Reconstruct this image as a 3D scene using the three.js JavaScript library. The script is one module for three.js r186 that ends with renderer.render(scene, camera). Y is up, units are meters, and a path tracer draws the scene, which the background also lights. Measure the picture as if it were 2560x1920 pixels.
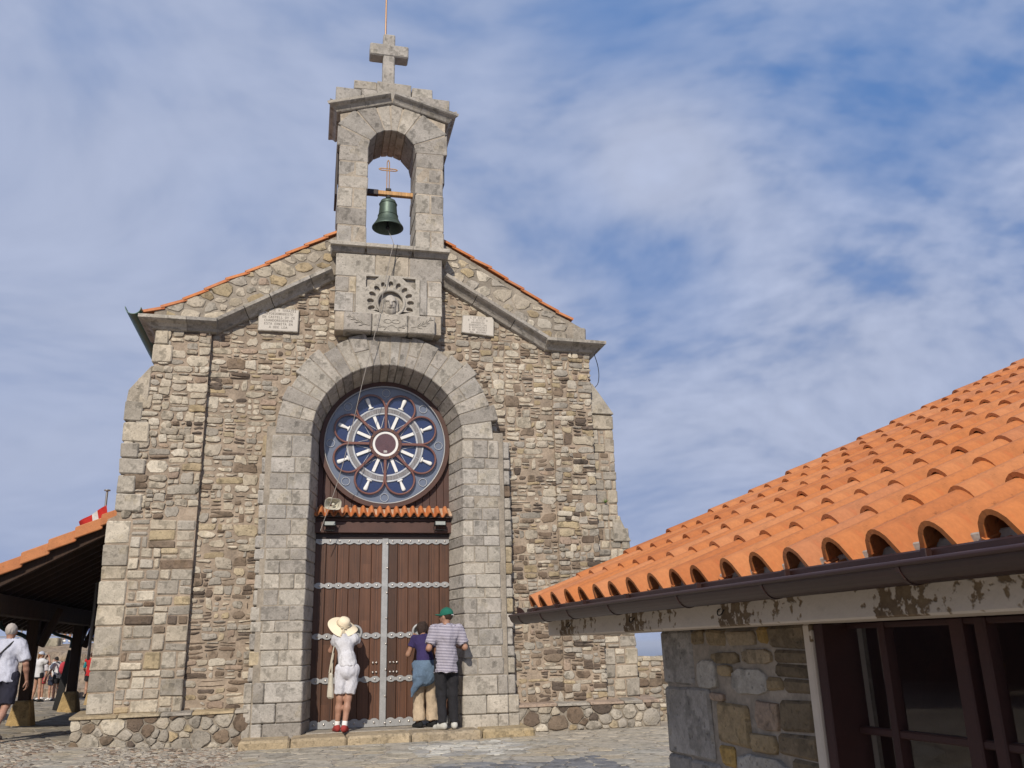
import * as THREE from 'three';
import { mergeGeometries } from 'three/addons/utils/BufferGeometryUtils.js';
import { ImprovedNoise } from 'three/addons/math/ImprovedNoise.js';

// ---------------------------------------------------------------- camera, sky, sun, exposure
const scene = new THREE.Scene();
const camera = new THREE.PerspectiveCamera(48.12, 1024 / 768, 0.05, 30000);
camera.position.set(-1.2738, 1.2987, 14.25);
camera.rotation.set(0.2958, -0.2347, -0.0263, 'YXZ');
const renderer = new THREE.WebGLRenderer({ antialias: true });
renderer.setSize(1024, 768);
renderer.toneMapping = THREE.LinearToneMapping;
renderer.toneMappingExposure = 1.0;
renderer.shadowMap.enabled = true;
document.body?.appendChild?.(renderer.domElement);

const SUN = new THREE.Vector3(-0.38, 0.72, 1.0).normalize();
const sun = new THREE.DirectionalLight(new THREE.Color().setRGB(1, 0.915, 0.785), 4.0);
sun.position.copy(SUN).multiplyScalar(60);
sun.castShadow = true;
sun.shadow.mapSize.set(4096, 4096);
Object.assign(sun.shadow.camera, { left: -20, right: 20, top: 20, bottom: -20, near: 1, far: 140 });
scene.add(sun, sun.target);

const NZ = new ImprovedNoise();
const noise = (x, y, z = 0) => NZ.noise(x, y, z);
function fbm(x, y, z, o = 4) { let s = 0, a = 0.5; for (let i = 0; i < o; i++) { s += a * noise(x, y, z + i * 7.3); x *= 2.03; y *= 2.03; a *= 0.5; } return s; }
const clamp = (x, a = 0, b = 1) => Math.min(b, Math.max(a, x));
const sstep = (a, b, x) => { const t = clamp((x - a) / (b - a)); return t * t * (3 - 2 * t); };
const lerp = (a, b, t) => a + (b - a) * t;
function makeSky() {
  const W = 4096, H = 2048, data = new Float32Array(W * H * 4);
  const holes = [[0.572, 0.493, -0.655, 0.10, 1.05], [0.377, 0.400, -0.836, 0.055, 0.7], [0.289, 0.644, -0.708, 0.055, 0.75], [0.40, 0.60, -0.69, 0.05, 0.6], [0.52, 0.57, -0.63, 0.06, 0.55], [0.30, 0.47, -0.83, 0.045, 0.5], [-0.07, 0.47, -0.88, 0.06, 0.4], [0.02, 0.38, -0.92, 0.05, 0.3], [-0.2, 0.58, -0.79, 0.05, 0.3], [0.47, 0.46, -0.75, 0.05, -0.6], [0.36, 0.50, -0.79, 0.05, -0.5], [0.52, 0.33, -0.79, 0.12, -0.3]];
  for (let j = 0; j < H; j++) {
    const el = ((j + 0.5) / H - 0.5) * Math.PI, cy = Math.cos(el), dy = Math.sin(el), e = Math.max(dy, 0), t = Math.pow(1 - e, 2.0);
    const R = lerp(0.070, 0.250, t), G = lerp(0.200, 0.325, t), B = lerp(0.490, 0.540, t);    // clear air, paler towards the horizon
    for (let i = 0; i < W; i++) {
      const ph = ((i + 0.5) / W - 0.5) * 2 * Math.PI, dx = cy * Math.cos(ph), dz = cy * Math.sin(ph), k = (j * W + i) * 4;
      let r = R, g = G, b = B;
      if (dy > -0.02) {
        const q = 1 / (e + 0.22), px = dx * q, pz = dz * q;
        const wx = noise(px * 1.3 + 3, pz * 1.3, 1.7), wz = noise(px * 1.3, pz * 1.3 + 9, 5.1);
        const u = px + wx * 0.28, v = pz + wz * 0.28;
        const big = fbm(u * 1.1 + v * 0.3, v * 1.2 - u * 0.2, 2.3, 3);
        const puff = fbm(u * 3.4 + 4, v * 4.0, 6.1, 4);
        const fine = fbm(u * 13 + v * 4, v * 17 - u * 5, 4.4, 4), streak = noise((u * .8 + v * .6) * 4, (v * .8 - u * .6) * 22, 8.2);
        let hole = 0;
        for (const [hx, hy, hz, w, s] of holes) { const d2 = 2 - 2 * (dx * hx + dy * hy + dz * hz); if (d2 < 9 * w * w) hole += s * Math.exp(-d2 / (2 * w * w)); }
        const rag = 1 - Math.abs(puff + fine * .55) * 1.6;
        const dt = (.45 + .50 * sstep(-.15, .55, dx)) * (.55 + .45 * sstep(.12, .4, e));   // broken cloud on the right, a smoother veil on the left
        let c = 0.74 + big * 0.50 + puff * 0.55 * dt + fine * 0.34 * dt + streak * .03 + (rag - .7) * .12 * dt - 0.53 * hole;
        c = sstep(0.0, 1.04, c) * 0.94;
        c *= sstep(0.0, 0.24, e) * 0.30 + 0.70;
        const br = 0.97 + (0.22 * puff + .17 * fine) * dt;
        r = lerp(r, 0.455 * br, c); g = lerp(g, 0.510 * br, c); b = lerp(b, 0.675 * br, c);
      } else { const s = sstep(-0.02, -0.3, dy); r = lerp(0.26, 0.16, s); g = lerp(0.31, 0.17, s); b = lerp(0.5, 0.2, s); }
      data[k] = r; data[k + 1] = g; data[k + 2] = b; data[k + 3] = 1;
    }
  }
  const tx = new THREE.DataTexture(data, W, H, THREE.RGBAFormat, THREE.FloatType);
  tx.mapping = THREE.EquirectangularReflectionMapping; tx.magFilter = tx.minFilter = THREE.LinearFilter; tx.needsUpdate = true;
  return tx;
}
const skyTex = makeSky();
scene.background = skyTex; scene.environment = skyTex;

// ---------------------------------------------------------------- helpers
function rng(a) { return () => { a |= 0; a = a + 0x6D2B79F5 | 0; let t = Math.imul(a ^ a >>> 15, 1 | a); t = t + Math.imul(t ^ t >>> 7, 61 | t) ^ t; return ((t ^ t >>> 14) >>> 0) / 4294967296; }; }
const R0 = rng(20240);
const rr = (a, b, f = R0) => a + (b - a) * f();
const pick = (arr, f = R0) => arr[Math.floor(f() * arr.length)];
const used = {};
const numbered = n => { const k = used[n] = (used[n] ?? -1) + 1; return k ? `${n}_${String(k).padStart(3, '0')}` : n; };
function mesh(name, geo, mat, parent = scene) {
  const m = new THREE.Mesh(geo, mat); m.castShadow = m.receiveShadow = true;
  m.name = parent === scene ? numbered(name) : name; parent.add(m); return m;
}
function thing(name, label, category, group, pos = [0, 0, 0], turn = 0) {
  const o = new THREE.Group(); o.name = numbered(name); o.position.set(...pos); o.rotation.y = turn;
  o.userData = { label, category }; if (group) o.userData.group = group; scene.add(o); return o;
}
function tag(o, label, category, group) { o.userData = { ...o.userData, label, category }; if (group) o.userData.group = group; return o; }
function struct(o) { o.userData = { ...o.userData, kind: 'structure' }; return o; }
function paint(g, c) { const n = g.attributes.position.count, a = new Float32Array(n * 3); for (let i = 0; i < n; i++) { a[i * 3] = c[0]; a[i * 3 + 1] = c[1]; a[i * 3 + 2] = c[2]; } g.setAttribute('color', new THREE.BufferAttribute(a, 3)); return g; }
// metre-sized uv from the dominant axis of each triangle (non-indexed), shifted so that no two pieces repeat
function boxUV(g, ox = 0, oy = 0) {
  if (g.index) g = g.toNonIndexed();
  const p = g.attributes.position, n = p.count, uv = new Float32Array(n * 2), a = new THREE.Vector3(), b = new THREE.Vector3(), c = new THREE.Vector3();
  for (let i = 0; i < n; i += 3) {
    a.fromBufferAttribute(p, i); b.fromBufferAttribute(p, i + 1); c.fromBufferAttribute(p, i + 2);
    const N = b.clone().sub(a).cross(c.clone().sub(a)), ax = Math.abs(N.x), ay = Math.abs(N.y), az = Math.abs(N.z);
    for (let k = 0; k < 3; k++) {
      const q = [a, b, c][k]; let u, v;
      if (az >= ax && az >= ay) { u = q.x; v = q.y; } else if (ax >= ay) { u = q.z; v = q.y; } else { u = q.x; v = q.z; }
      uv[(i + k) * 2] = u + ox; uv[(i + k) * 2 + 1] = v + oy;
    }
  }
  g.setAttribute('uv', new THREE.BufferAttribute(uv, 2)); return g;
}
// chamfered hexahedron from 8 corners, index = ix + 2 iy + 4 iz
function hexa(c8, ch = 0.012) {
  const T = (u, v, w) => { const o = [0, 0, 0]; for (let i = 0; i < 8; i++) { const f = ((i & 1) ? u : 1 - u) * ((i & 2) ? v : 1 - v) * ((i & 4) ? w : 1 - w); for (let k = 0; k < 3; k++) o[k] += f * c8[i][k]; } return o; };
  const D = (a, b) => Math.hypot(a[0] - b[0], a[1] - b[1], a[2] - b[2]);
  const L = [D(T(0, .5, .5), T(1, .5, .5)), D(T(.5, 0, .5), T(.5, 1, .5)), D(T(.5, .5, 0), T(.5, .5, 1))];
  const ins = L.map(l => Math.min(0.3, ch / Math.max(l, 1e-4)));
  const P = (i, ax) => { const s = [i & 1, (i >> 1) & 1, (i >> 2) & 1].map((b, k) => k === ax ? b : (b ? 1 - ins[k] : ins[k])); return T(...s); };
  const ctr = T(.5, .5, .5), out = [];
  const tri = (a, b, c) => {
    const nx = (b[1] - a[1]) * (c[2] - a[2]) - (b[2] - a[2]) * (c[1] - a[1]), ny = (b[2] - a[2]) * (c[0] - a[0]) - (b[0] - a[0]) * (c[2] - a[2]), nz = (b[0] - a[0]) * (c[1] - a[1]) - (b[1] - a[1]) * (c[0] - a[0]);
    const mx = (a[0] + b[0] + c[0]) / 3 - ctr[0], my = (a[1] + b[1] + c[1]) / 3 - ctr[1], mz = (a[2] + b[2] + c[2]) / 3 - ctr[2];
    if (nx * mx + ny * my + nz * mz < 0) out.push(...a, ...c, ...b); else out.push(...a, ...b, ...c);
  };
  for (let ax = 0; ax < 3; ax++) {
    const m = 1 << ax, [p, q] = [0, 1, 2].filter(k => k !== ax).map(k => 1 << k);
    for (const s of [0, m]) { const a = P(s, ax), b = P(s | p, ax), c = P(s | p | q, ax), d = P(s | q, ax); tri(a, b, c); tri(a, c, d); }
    // the four edges that run along ax
    for (const e of [0, p, q, p | q]) { const A = [0, 1, 2].filter(k => k !== ax), a = P(e, A[0]), b = P(e, A[1]), c = P(e | m, A[1]), d = P(e | m, A[0]); tri(a, b, c); tri(a, c, d); }
  }
  for (let i = 0; i < 8; i++) tri(P(i, 0), P(i, 1), P(i, 2));
  const g = new THREE.BufferGeometry(); g.setAttribute('position', new THREE.BufferAttribute(new Float32Array(out), 3));
  g.computeVertexNormals(); return boxUV(g, R0() * 9, R0() * 9);
}
function box(x0, x1, y0, y1, z0, z1, ch = 0.008, jit = 0) {
  const c = []; for (let i = 0; i < 8; i++) c.push([(i & 1) ? x1 : x0, (i & 2) ? y1 : y0, (i & 4) ? z1 : z0].map(v => v + (jit ? rr(-jit, jit) : 0)));
  return hexa(c, ch);
}
const J = (v, j) => v + rr(-j, j);
// oriented bar between two points
function bar(a, b, w, h, ch = 0.004, up = [0, 1, 0]) {
  const A = new THREE.Vector3(...a), B = new THREE.Vector3(...b), d = B.clone().sub(A).normalize(), U = new THREE.Vector3(...up); if (Math.abs(d.dot(U)) > .985) U.set(0, 0, 1);
  const s = d.clone().cross(U).normalize(); const u = s.clone().cross(d).normalize(); const c = [];
  for (let i = 0; i < 8; i++) c.push(((i & 4) ? B : A).clone().addScaledVector(s, ((i & 1) ? .5 : -.5) * w).addScaledVector(u, ((i & 2) ? .5 : -.5) * h).toArray());
  return hexa(c, ch);
}
function tube(pts, r, seg = 24, rs = 8, closed = false) { return new THREE.TubeGeometry(new THREE.CatmullRomCurve3(pts.map(p => new THREE.Vector3(...p)), closed), seg, r, rs, closed); }
function shapeGeo(pts, depth, holes = [], bevel = 0) {
  const s = new THREE.Shape(pts.map(p => new THREE.Vector2(...p))); for (const h of holes) s.holes.push(new THREE.Path(h.map(p => new THREE.Vector2(...p))));
  return new THREE.ExtrudeGeometry(s, { depth, bevelEnabled: bevel > 0, bevelSize: bevel, bevelThickness: bevel, bevelSegments: 1, curveSegments: 24 });
}
const arcPts = (cx, cy, r, a0, a1, n) => Array.from({ length: n + 1 }, (_, i) => { const a = a0 + (a1 - a0) * i / n; return [cx + r * Math.cos(a), cy + r * Math.sin(a)]; });
function merge(list) { const l = list.map(g => { let q = g.index ? g.toNonIndexed() : g; for (const k of Object.keys(q.attributes)) if (!['position', 'normal', 'uv', 'color'].includes(k)) q.deleteAttribute(k); if (!q.attributes.uv) q = boxUV(q); return q; }); const anyC = l.some(g => g.attributes.color); if (anyC) l.forEach(g => g.attributes.color || paint(g, [1, 1, 1])); return mergeGeometries(l); }

// ---------------------------------------------------------------- textures
function tnoise(n, freq, oct, seed) { // periodic fbm, 0..1
  const out = new Float32Array(n * n), r = rng(seed);
  let amp = 1, tot = 0;
  for (let o = 0; o < oct; o++) {
    const f = freq << o, lat = Array.from({ length: f * f }, () => r());
    for (let y = 0; y < n; y++) { const fy = y / n * f, y0 = Math.floor(fy), ty = fy - y0, sy = ty * ty * (3 - 2 * ty), ya = y0 % f * f, yb = (y0 + 1) % f * f;
      for (let x = 0; x < n; x++) { const fx = x / n * f, x0 = Math.floor(fx), tx = fx - x0, sx = tx * tx * (3 - 2 * tx), xa = x0 % f, xb = (x0 + 1) % f;
        out[y * n + x] += amp * lerp(lerp(lat[ya + xa], lat[ya + xb], sx), lerp(lat[yb + xa], lat[yb + xb], sx), sy); } }
    tot += amp; amp *= 0.55;
  }
  for (let i = 0; i < out.length; i++) out[i] /= tot; return out;
}
function dtex(n, fn, srgb, size) {
  const d = new Uint8Array(n * n * 4);
  for (let i = 0; i < n * n; i++) { const c = fn(i, i % n, Math.floor(i / n)); d[i * 4] = clamp(c[0]) * 255; d[i * 4 + 1] = clamp(c[1]) * 255; d[i * 4 + 2] = clamp(c[2]) * 255; d[i * 4 + 3] = 255; }
  const t = new THREE.DataTexture(d, n, n); t.wrapS = t.wrapT = THREE.RepeatWrapping; t.magFilter = THREE.LinearFilter; t.minFilter = THREE.LinearMipmapLinearFilter; t.generateMipmaps = true;
  if (srgb) t.colorSpace = THREE.SRGBColorSpace; t.repeat.set(1 / size, 1 / size); t.needsUpdate = true; return t;
}
const g1 = v => [v, v, v];
const N = 512, nA = tnoise(N, 4, 7, 11), nB = tnoise(N, 8, 6, 23), nC = tnoise(N, 32, 4, 37), nD = tnoise(N, 3, 5, 51), nE = tnoise(N, 64, 3, 63);
const pit = i => clamp((0.33 - nC[i]) * 7);                        // small dark pits
const stoneMap = dtex(N, i => { const v = 0.905 + 0.34 * (nA[i] - .5) + 0.24 * (nB[i] - .5) + 0.16 * (nE[i] - .5) - 0.15 * pit(i), li = clamp((nD[i] - 0.60) * 5), dk = clamp((nB[i] - 0.56) * 7) * .21 + clamp((nD[i] - .56) * 6) * clamp((nC[i] - .42) * 5) * .14; return [v + li * .05 - dk, v + li * .03 - dk, v - .02 - li * .03 - dk]; }, true, 0.85);
const stoneBump = dtex(N, i => g1(0.45 * nA[i] + 0.35 * nC[i] + 0.3 * nE[i] - 0.22 * pit(i) + .05), false, 0.85);
const mortarMap = dtex(N, i => { const v = 0.90 + 0.30 * (nB[i] - .5) + 0.20 * (nE[i] - .5) + 0.22 * (nD[i] - .5); return [v, v * .985, v * .97]; }, true, 1.3);
const mortarBump = dtex(N, i => g1(0.5 * nB[i] + 0.3 * nE[i] + 0.3 * nC[i]), false, 1.3);
// wood: grain runs along v
const woodN = (() => { const n = 512, r = rng(5), col = Array.from({ length: n }, () => r()), o = new Float32Array(n * n); for (let y = 0; y < n; y++) for (let x = 0; x < n; x++) { const w = Math.floor(x + 10 * (nD[y * n + x] - .5)); o[y * n + x] = 0.5 * col[(w + n) % n] + 0.3 * nA[(y >> 3) * n + (x * 3) % n] + 0.35 * nD[((y >> 1) % n) * n + x]; } return o; })();
const woodMap = dtex(N, i => { const v = 0.27 + 0.98 * woodN[i]; return [v, v * .96, v * .92]; }, true, 0.9);
const woodBump = dtex(N, i => g1(woodN[i]), false, 0.9);
const clayMap = dtex(N, i => { const v = 0.86 + 0.22 * (nA[i] - .5) + 0.10 * (nE[i] - .5), s = clamp((nB[i] - .64) * 5) * .10, k = clamp((nC[i] - .72) * 6) * .25; return [v - k, v - s - k, v - s * 1.4 - k]; }, true, 0.7);
const clayBump = dtex(N, i => g1(0.5 * nC[i] + 0.5 * nE[i]), false, 0.7);
const clothBump = dtex(N, (i, x, y) => g1(0.5 + 0.25 * Math.sin(x * Math.PI / 2) * Math.cos(y * Math.PI / 2) + 0.4 * (nB[i] - .5)), false, 0.25);
const plainMap = dtex(N, i => { const v = 0.86 + 0.28 * (nA[i] - .5) + 0.12 * (nE[i] - .5); return g1(v); }, true, 0.8);
const plasterMap = dtex(N, i => { const v = 0.93 + 0.10 * (nB[i] - .5), w = 0.72 * nD[i] + 0.28 * nC[i], ex = clamp((w - 0.567) * 40), dr = clamp((nA[i] - .66) * 6) * .15; return [lerp(v, .52 + .3 * (nC[i] - .5), ex) - dr, lerp(v * .975, .45 + .3 * (nC[i] - .5), ex) - dr, lerp(v * .94, .36 + .25 * (nC[i] - .5), ex) - dr]; }, true, 1.1);
const plasterBump = dtex(N, i => { const w = 0.72 * nD[i] + 0.28 * nC[i]; return g1(0.7 - .4 * clamp((w - 0.567) * 40) + .2 * nE[i]); }, false, 1.1);

// ---------------------------------------------------------------- materials
const lin = (r, g, b) => new THREE.Color().setRGB(r, g, b);
const std = (c, o = {}) => new THREE.MeshStandardMaterial({ color: lin(...c), roughness: 0.9, metalness: 0, ...o });
const M = {
  stone: std([1, 1, 1], { vertexColors: true, map: stoneMap, bumpMap: stoneBump, bumpScale: 0.014, roughness: 0.95 }),
  ashlar: std([1, 1, 1], { vertexColors: true, map: stoneMap, bumpMap: stoneBump, bumpScale: 0.009, roughness: 0.95 }),
  mortar: std([0.395, 0.322, 0.25], { map: mortarMap, bumpMap: mortarBump, bumpScale: 0.012 }),
  mortarCream: std([0.50, 0.44, 0.36], { map: mortarMap, bumpMap: mortarBump, bumpScale: 0.012 }),
  mortarGrey: std([0.36, 0.32, 0.265], { map: mortarMap, bumpMap: mortarBump, bumpScale: 0.01 }),
  doorWood: std([1, 1, 1], { vertexColors: true, map: woodMap, bumpMap: woodBump, bumpScale: 0.002, roughness: 0.55 }),
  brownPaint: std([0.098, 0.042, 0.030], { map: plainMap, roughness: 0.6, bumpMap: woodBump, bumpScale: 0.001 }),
  darkBrown: std([0.030, 0.013, 0.010], { map: plainMap, roughness: 0.55 }),
  tracery: std([0.225, 0.078, 0.048], { map: plainMap, roughness: 0.55 }),
  porchWood: std([0.060, 0.030, 0.015], { map: woodMap, bumpMap: woodBump, bumpScale: 0.004, roughness: 0.8 }),
  frameRed: std([0.048, 0.013, 0.010], { map: plainMap, roughness: 0.7 }),
  silver: std([0.50, 0.50, 0.50], { map: plainMap, metalness: 0.35, roughness: 0.5 }),
  stud: std([0.62, 0.58, 0.54], { metalness: 0.85, roughness: 0.28 }),
  white: std([0.80, 0.79, 0.76], { roughness: 0.55 }),
  cream: std([0.74, 0.69, 0.56], { roughness: 0.45, map: plainMap }),
  rim: std([0.34, 0.35, 0.385], { map: woodMap, roughness: 0.5 }),
  rimWhite: std([0.66, 0.68, 0.72], { map: plainMap, roughness: 0.5 }),
  blueGlass: new THREE.MeshPhysicalMaterial({ color: lin(0.026, 0.041, 0.112), roughness: 0.12, metalness: 0 }),
  greyGlass: new THREE.MeshPhysicalMaterial({ color: lin(0.15, 0.175, 0.235), roughness: 0.25, metalness: 0 }),
  pane: new THREE.MeshPhysicalMaterial({ color: lin(1, 1, 1), transmission: 1, thickness: 0, roughness: 0.03, ior: 1.5 }),
  tile: std([1, 1, 1], { vertexColors: true, map: clayMap, bumpMap: clayBump, bumpScale: 0.002, roughness: 0.8 }),
  plaster: std([0.62, 0.58, 0.53], { map: plasterMap, bumpMap: plasterBump, bumpScale: 0.008 }),
  gutter: std([0.042, 0.017, 0.014], { map: plainMap, roughness: 0.42 }),
  greenMetal: std([0.02, 0.13, 0.085], { map: plainMap, roughness: 0.4 }),
  bronze: std([0.13, 0.18, 0.15], { map: plainMap, metalness: 0.55, roughness: 0.5 }),
  gold: std([0.66, 0.40, 0.17], { map: woodMap, metalness: 0.25, roughness: 0.5 }),
  black: std([0.012, 0.012, 0.013], { roughness: 0.6 }),
  steel: std([0.32, 0.30, 0.28], { metalness: 0.7, roughness: 0.4 }),
  wire: std([0.30, 0.27, 0.24], { roughness: 0.7 }),
  lens: new THREE.MeshPhysicalMaterial({ color: lin(0.34, 0.36, 0.34), roughness: 0.15 }),
  skin: std([0.52, 0.285, 0.19], { roughness: 0.6, map: plainMap }),
  sock: std([0.78, 0.77, 0.75], { bumpMap: clothBump, bumpScale: 0.001 }),
};
const cloth = (r, g, b, o = {}) => std([r, g, b], { bumpMap: clothBump, bumpScale: 0.0012, roughness: 0.92, map: plainMap, ...o });

// stone colours, real base colours (linear)
const C = {
  lime: [[.585, .51, .42], [.53, .46, .38], [.63, .56, .475], [.49, .425, .355], [.56, .48, .385]],
  grey: [[.455, .405, .35], [.41, .365, .32], [.49, .44, .385], [.38, .34, .30], [.44, .395, .35]],
  dark: [[.215, .155, .115], [.17, .125, .097], [.25, .185, .137], [.14, .107, .088], [.265, .20, .152]],
  ochre: [[.50, .40, .265], [.45, .35, .225], [.53, .435, .31], [.42, .33, .22]],
  pink: [[.45, .34, .27], [.40, .30, .24]],
  ash: [[.475, .43, .39], [.43, .39, .36], [.515, .47, .425], [.39, .355, .33], [.455, .42, .395], [.50, .45, .40]],
};
function mixCol(w) { let t = R0() * w.reduce((s, a) => s + a[1], 0); for (const [k, q] of w) { t -= q; if (t <= 0) { const c = pick(C[k]), f = rr(.86, 1.12); return c.map(v => v * f); } } return C.lime[0]; }

// ---------------------------------------------------------------- masonry
function clipHalf(poly, a, b, c) { // keep a x + b y <= c
  const out = []; for (let i = 0; i < poly.length; i++) { const p = poly[i], q = poly[(i + 1) % poly.length], fp = a * p[0] + b * p[1] - c, fq = a * q[0] + b * q[1] - c; if (fp <= 0) out.push(p); if (fp * fq < 0) { const t = fp / (fp - fq); out.push([lerp(p[0], q[0], t), lerp(p[1], q[1], t)]); } } return out;
}
function area(poly) { let s = 0; for (let i = 0; i < poly.length; i++) { const p = poly[i], q = poly[(i + 1) % poly.length]; s += p[0] * q[1] - q[0] * p[1]; } return Math.abs(s) / 2; }
// random cells: power diagram of darts of mixed size, squashed by aniso
function cells({ x0, x1, y0, y1, inside = () => true, rmin, rmax, aniso = 1.7, tries = 9000, seed = 1, sizeAt = () => 1, pw = 1.6 }) {
  const f = rng(seed), pts = [], S = rmax * 2.2, grid = new Map(), key = (x, y) => Math.floor(x / S) + ',' + Math.floor(y / S);
  const near = (x, y) => { const o = [], gx = Math.floor(x / S), gy = Math.floor(y / S); for (let a = -1; a <= 1; a++) for (let b = -1; b <= 1; b++) { const l = grid.get((gx + a) + ',' + (gy + b)); if (l) o.push(...l); } return o; };
  for (let i = 0; i < tries; i++) {
    const x = lerp(x0, x1, f()), yy = lerp(y0, y1, f()); if (!inside(x, yy)) continue;
    const y = yy * aniso, r = lerp(rmin, rmax, Math.pow(f(), pw) * (1 - i / tries * .75)) * sizeAt(x, yy);
    let ok = true; for (const q of near(x, y)) if (Math.hypot(q.x - x, q.y - y) < (q.r + r) * .93) { ok = false; break; }
    if (ok) { const p = { x, y, r }; pts.push(p); const k = key(x, y); if (!grid.has(k)) grid.set(k, []); grid.get(k).push(p); }
  }
  const out = [];
  for (const p of pts) {
    const m = p.r * 1.75; let poly = [[Math.max(x0, p.x - m), Math.max(y0 * aniso, p.y - m)], [Math.min(x1, p.x + m), Math.max(y0 * aniso, p.y - m)], [Math.min(x1, p.x + m), Math.min(y1 * aniso, p.y + m)], [Math.max(x0, p.x - m), Math.min(y1 * aniso, p.y + m)]];
    for (const q of near(p.x, p.y)) { if (q === p) continue; const a = 2 * (q.x - p.x), b = 2 * (q.y - p.y), c = q.x * q.x + q.y * q.y - p.x * p.x - p.y * p.y + p.r * p.r - q.r * q.r; poly = clipHalf(poly, a, b, c); if (poly.length < 3) break; }
    if (poly.length >= 3) out.push(poly.map(v => [v[0], v[1] / aniso]));
  }
  return out;
}
function radial(poly, K, gap, rough, f = R0, round = .35) {
  let cx = 0, cy = 0; for (const p of poly) { cx += p[0] / poly.length; cy += p[1] / poly.length; }
  let xa = 1e9, xb = -1e9, ya = 1e9, yb = -1e9; for (const p of poly) { xa = Math.min(xa, p[0]); xb = Math.max(xb, p[0]); ya = Math.min(ya, p[1]); yb = Math.max(yb, p[1]); }
  const sx = (xb - xa) / 2 || .01, sy = (yb - ya) / 2 || .01, a0 = f() * 6.28, res = [];
  for (let k = 0; k < K; k++) {
    const t = a0 + k / K * 6.2832, dx = Math.cos(t) * sx, dy = Math.sin(t) * sy; let best = 1e9;
    for (let i = 0; i < poly.length; i++) { const p = poly[i], q = poly[(i + 1) % poly.length], ex = q[0] - p[0], ey = q[1] - p[1], den = dx * ey - dy * ex; if (Math.abs(den) < 1e-9) continue; const s = ((p[0] - cx) * ey - (p[1] - cy) * ex) / den, w = ((p[0] - cx) * dy - (p[1] - cy) * dx) / den; if (s > 0 && w >= -1e-6 && w <= 1.000001) best = Math.min(best, s); }
    res.push([best, dx, dy]);
  }
  const m = res.map((r, k) => Math.min(r[0] * (1 - round) + round * (res[(k + 1) % K][0] + res[(k + K - 1) % K][0]) / 2, r[0]));
  return { c: [cx, cy], sx, sy, pts: res.map((r, k) => { const l = Math.hypot(r[1], r[2]), s = Math.max(m[k] * (1 + rr(-rough, rough * .3, f)) - gap / l, m[k] * .45); return [cx + r[1] * s, cy + r[2] * s]; }) };
}
// rounded rough stone standing proud of z0; outline in the xy plane
function stoneGeo(o, z0, d, col, back = 0.03, flat = .8) {
  const K = o.pts.length, pos = [], idx = [], [cx, cy] = o.c, f1 = rr(.42, .75), tiltx = rr(-.25, .25) * d, tilty = rr(-.25, .3) * d;
  const Z = (x, y) => tiltx * (x - cx) / o.sx + tilty * (y - cy) / o.sy;
  for (const p of o.pts) pos.push(p[0], p[1], z0 - back);
  for (const p of o.pts) pos.push(cx + (p[0] - cx) * .985, cy + (p[1] - cy) * .985, z0 + d * f1 + Z(p[0], p[1]) * .5 + rr(-.12, .12) * d);
  for (const p of o.pts) { const s = flat * rr(.86, 1.06); pos.push(cx + (p[0] - cx) * s, cy + (p[1] - cy) * s, z0 + d * rr(.86, 1.12) + Z(p[0], p[1])); }
  pos.push(cx + rr(-.2, .2) * o.sx, cy + rr(-.2, .2) * o.sy, z0 + d * rr(.95, 1.2));
  for (let r = 0; r < 2; r++) for (let k = 0; k < K; k++) { const a = r * K + k, b = r * K + (k + 1) % K; idx.push(a, b, b + K, a, b + K, a + K); }
  for (let k = 0; k < K; k++) idx.push(2 * K + k, 2 * K + (k + 1) % K, 3 * K);
  const g = new THREE.BufferGeometry(); g.setAttribute('position', new THREE.Float32BufferAttribute(pos, 3)); g.setIndex(idx); g.computeVertexNormals();
  const ox = R0() * 9, oy = R0() * 9, uv = []; for (let i = 0; i < pos.length; i += 3) uv.push(pos[i] + ox + pos[i + 2] * .7, pos[i + 1] + oy + pos[i + 2] * .7);
  g.setAttribute('uv', new THREE.Float32BufferAttribute(uv, 2)); return paint(g, col);
}
// stones as parts: the largest singly, the rest joined
function lay(parent, name, list, mat, most = 300) {
  list.sort((a, b) => b.a - a.a);
  list.slice(0, most).forEach(s => mesh(name, s.g, mat, parent));
  if (list.length > most) { const m = mesh(name.replace(/_?stone$|_?cobble$/, '') + '_small_stones', merge(list.slice(most).map(s => s.g)), mat, parent); m.userData.kind = 'stuff'; }
}
function rubble(parent, name, opt, { z, d = [.02, .05], gap = [.008, .02], rough = .12, mix, skip = 0, mat = M.stone, most = 300, flat = .8, K = 10, rot, keep, round = .35, slate = 0 }) {
  const list = [];
  for (const poly of cells(opt)) {
    if (R0() < skip) continue; const o = radial(poly, K, rr(...gap), rough, R0, round); const col = typeof mix === 'function' ? mix(o.c[0], o.c[1]) : mixCol(mix);
    const put = o2 => { if (keep) o2.pts = o2.pts.map(p => keep(...p)); const g = stoneGeo(o2, z, rr(...d), col, .03, flat); if (rot) rot(g); list.push({ g, a: area(o2.pts) }); };
    const lum = col[0] + col[1] + col[2], nsl = slate && lum < .62 && o.sy > .045 && R0() < .75 ? (o.sy > .075 ? 3 : 2) : 1;
    if (nsl === 1) put(o); else for (let k = 0; k < nsl; k++) { const ya = o.c[1] - o.sy * .92 + k * o.sy * 1.84 / nsl, yb = ya + o.sy * 1.84 / nsl - .006, w = o.sx * rr(.75, .98), cx = o.c[0] + rr(-.08, .08) * o.sx; put(radial([[cx - w, J(ya, .006)], [cx + w, J(ya, .006)], [cx + w * rr(.8, 1), J(yb, .006)], [cx - w * rr(.8, 1), J(yb, .006)]], K, .002, .12, R0, .1)); }
  }
  lay(parent, name, list, mat, most); return list.length;
}
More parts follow.
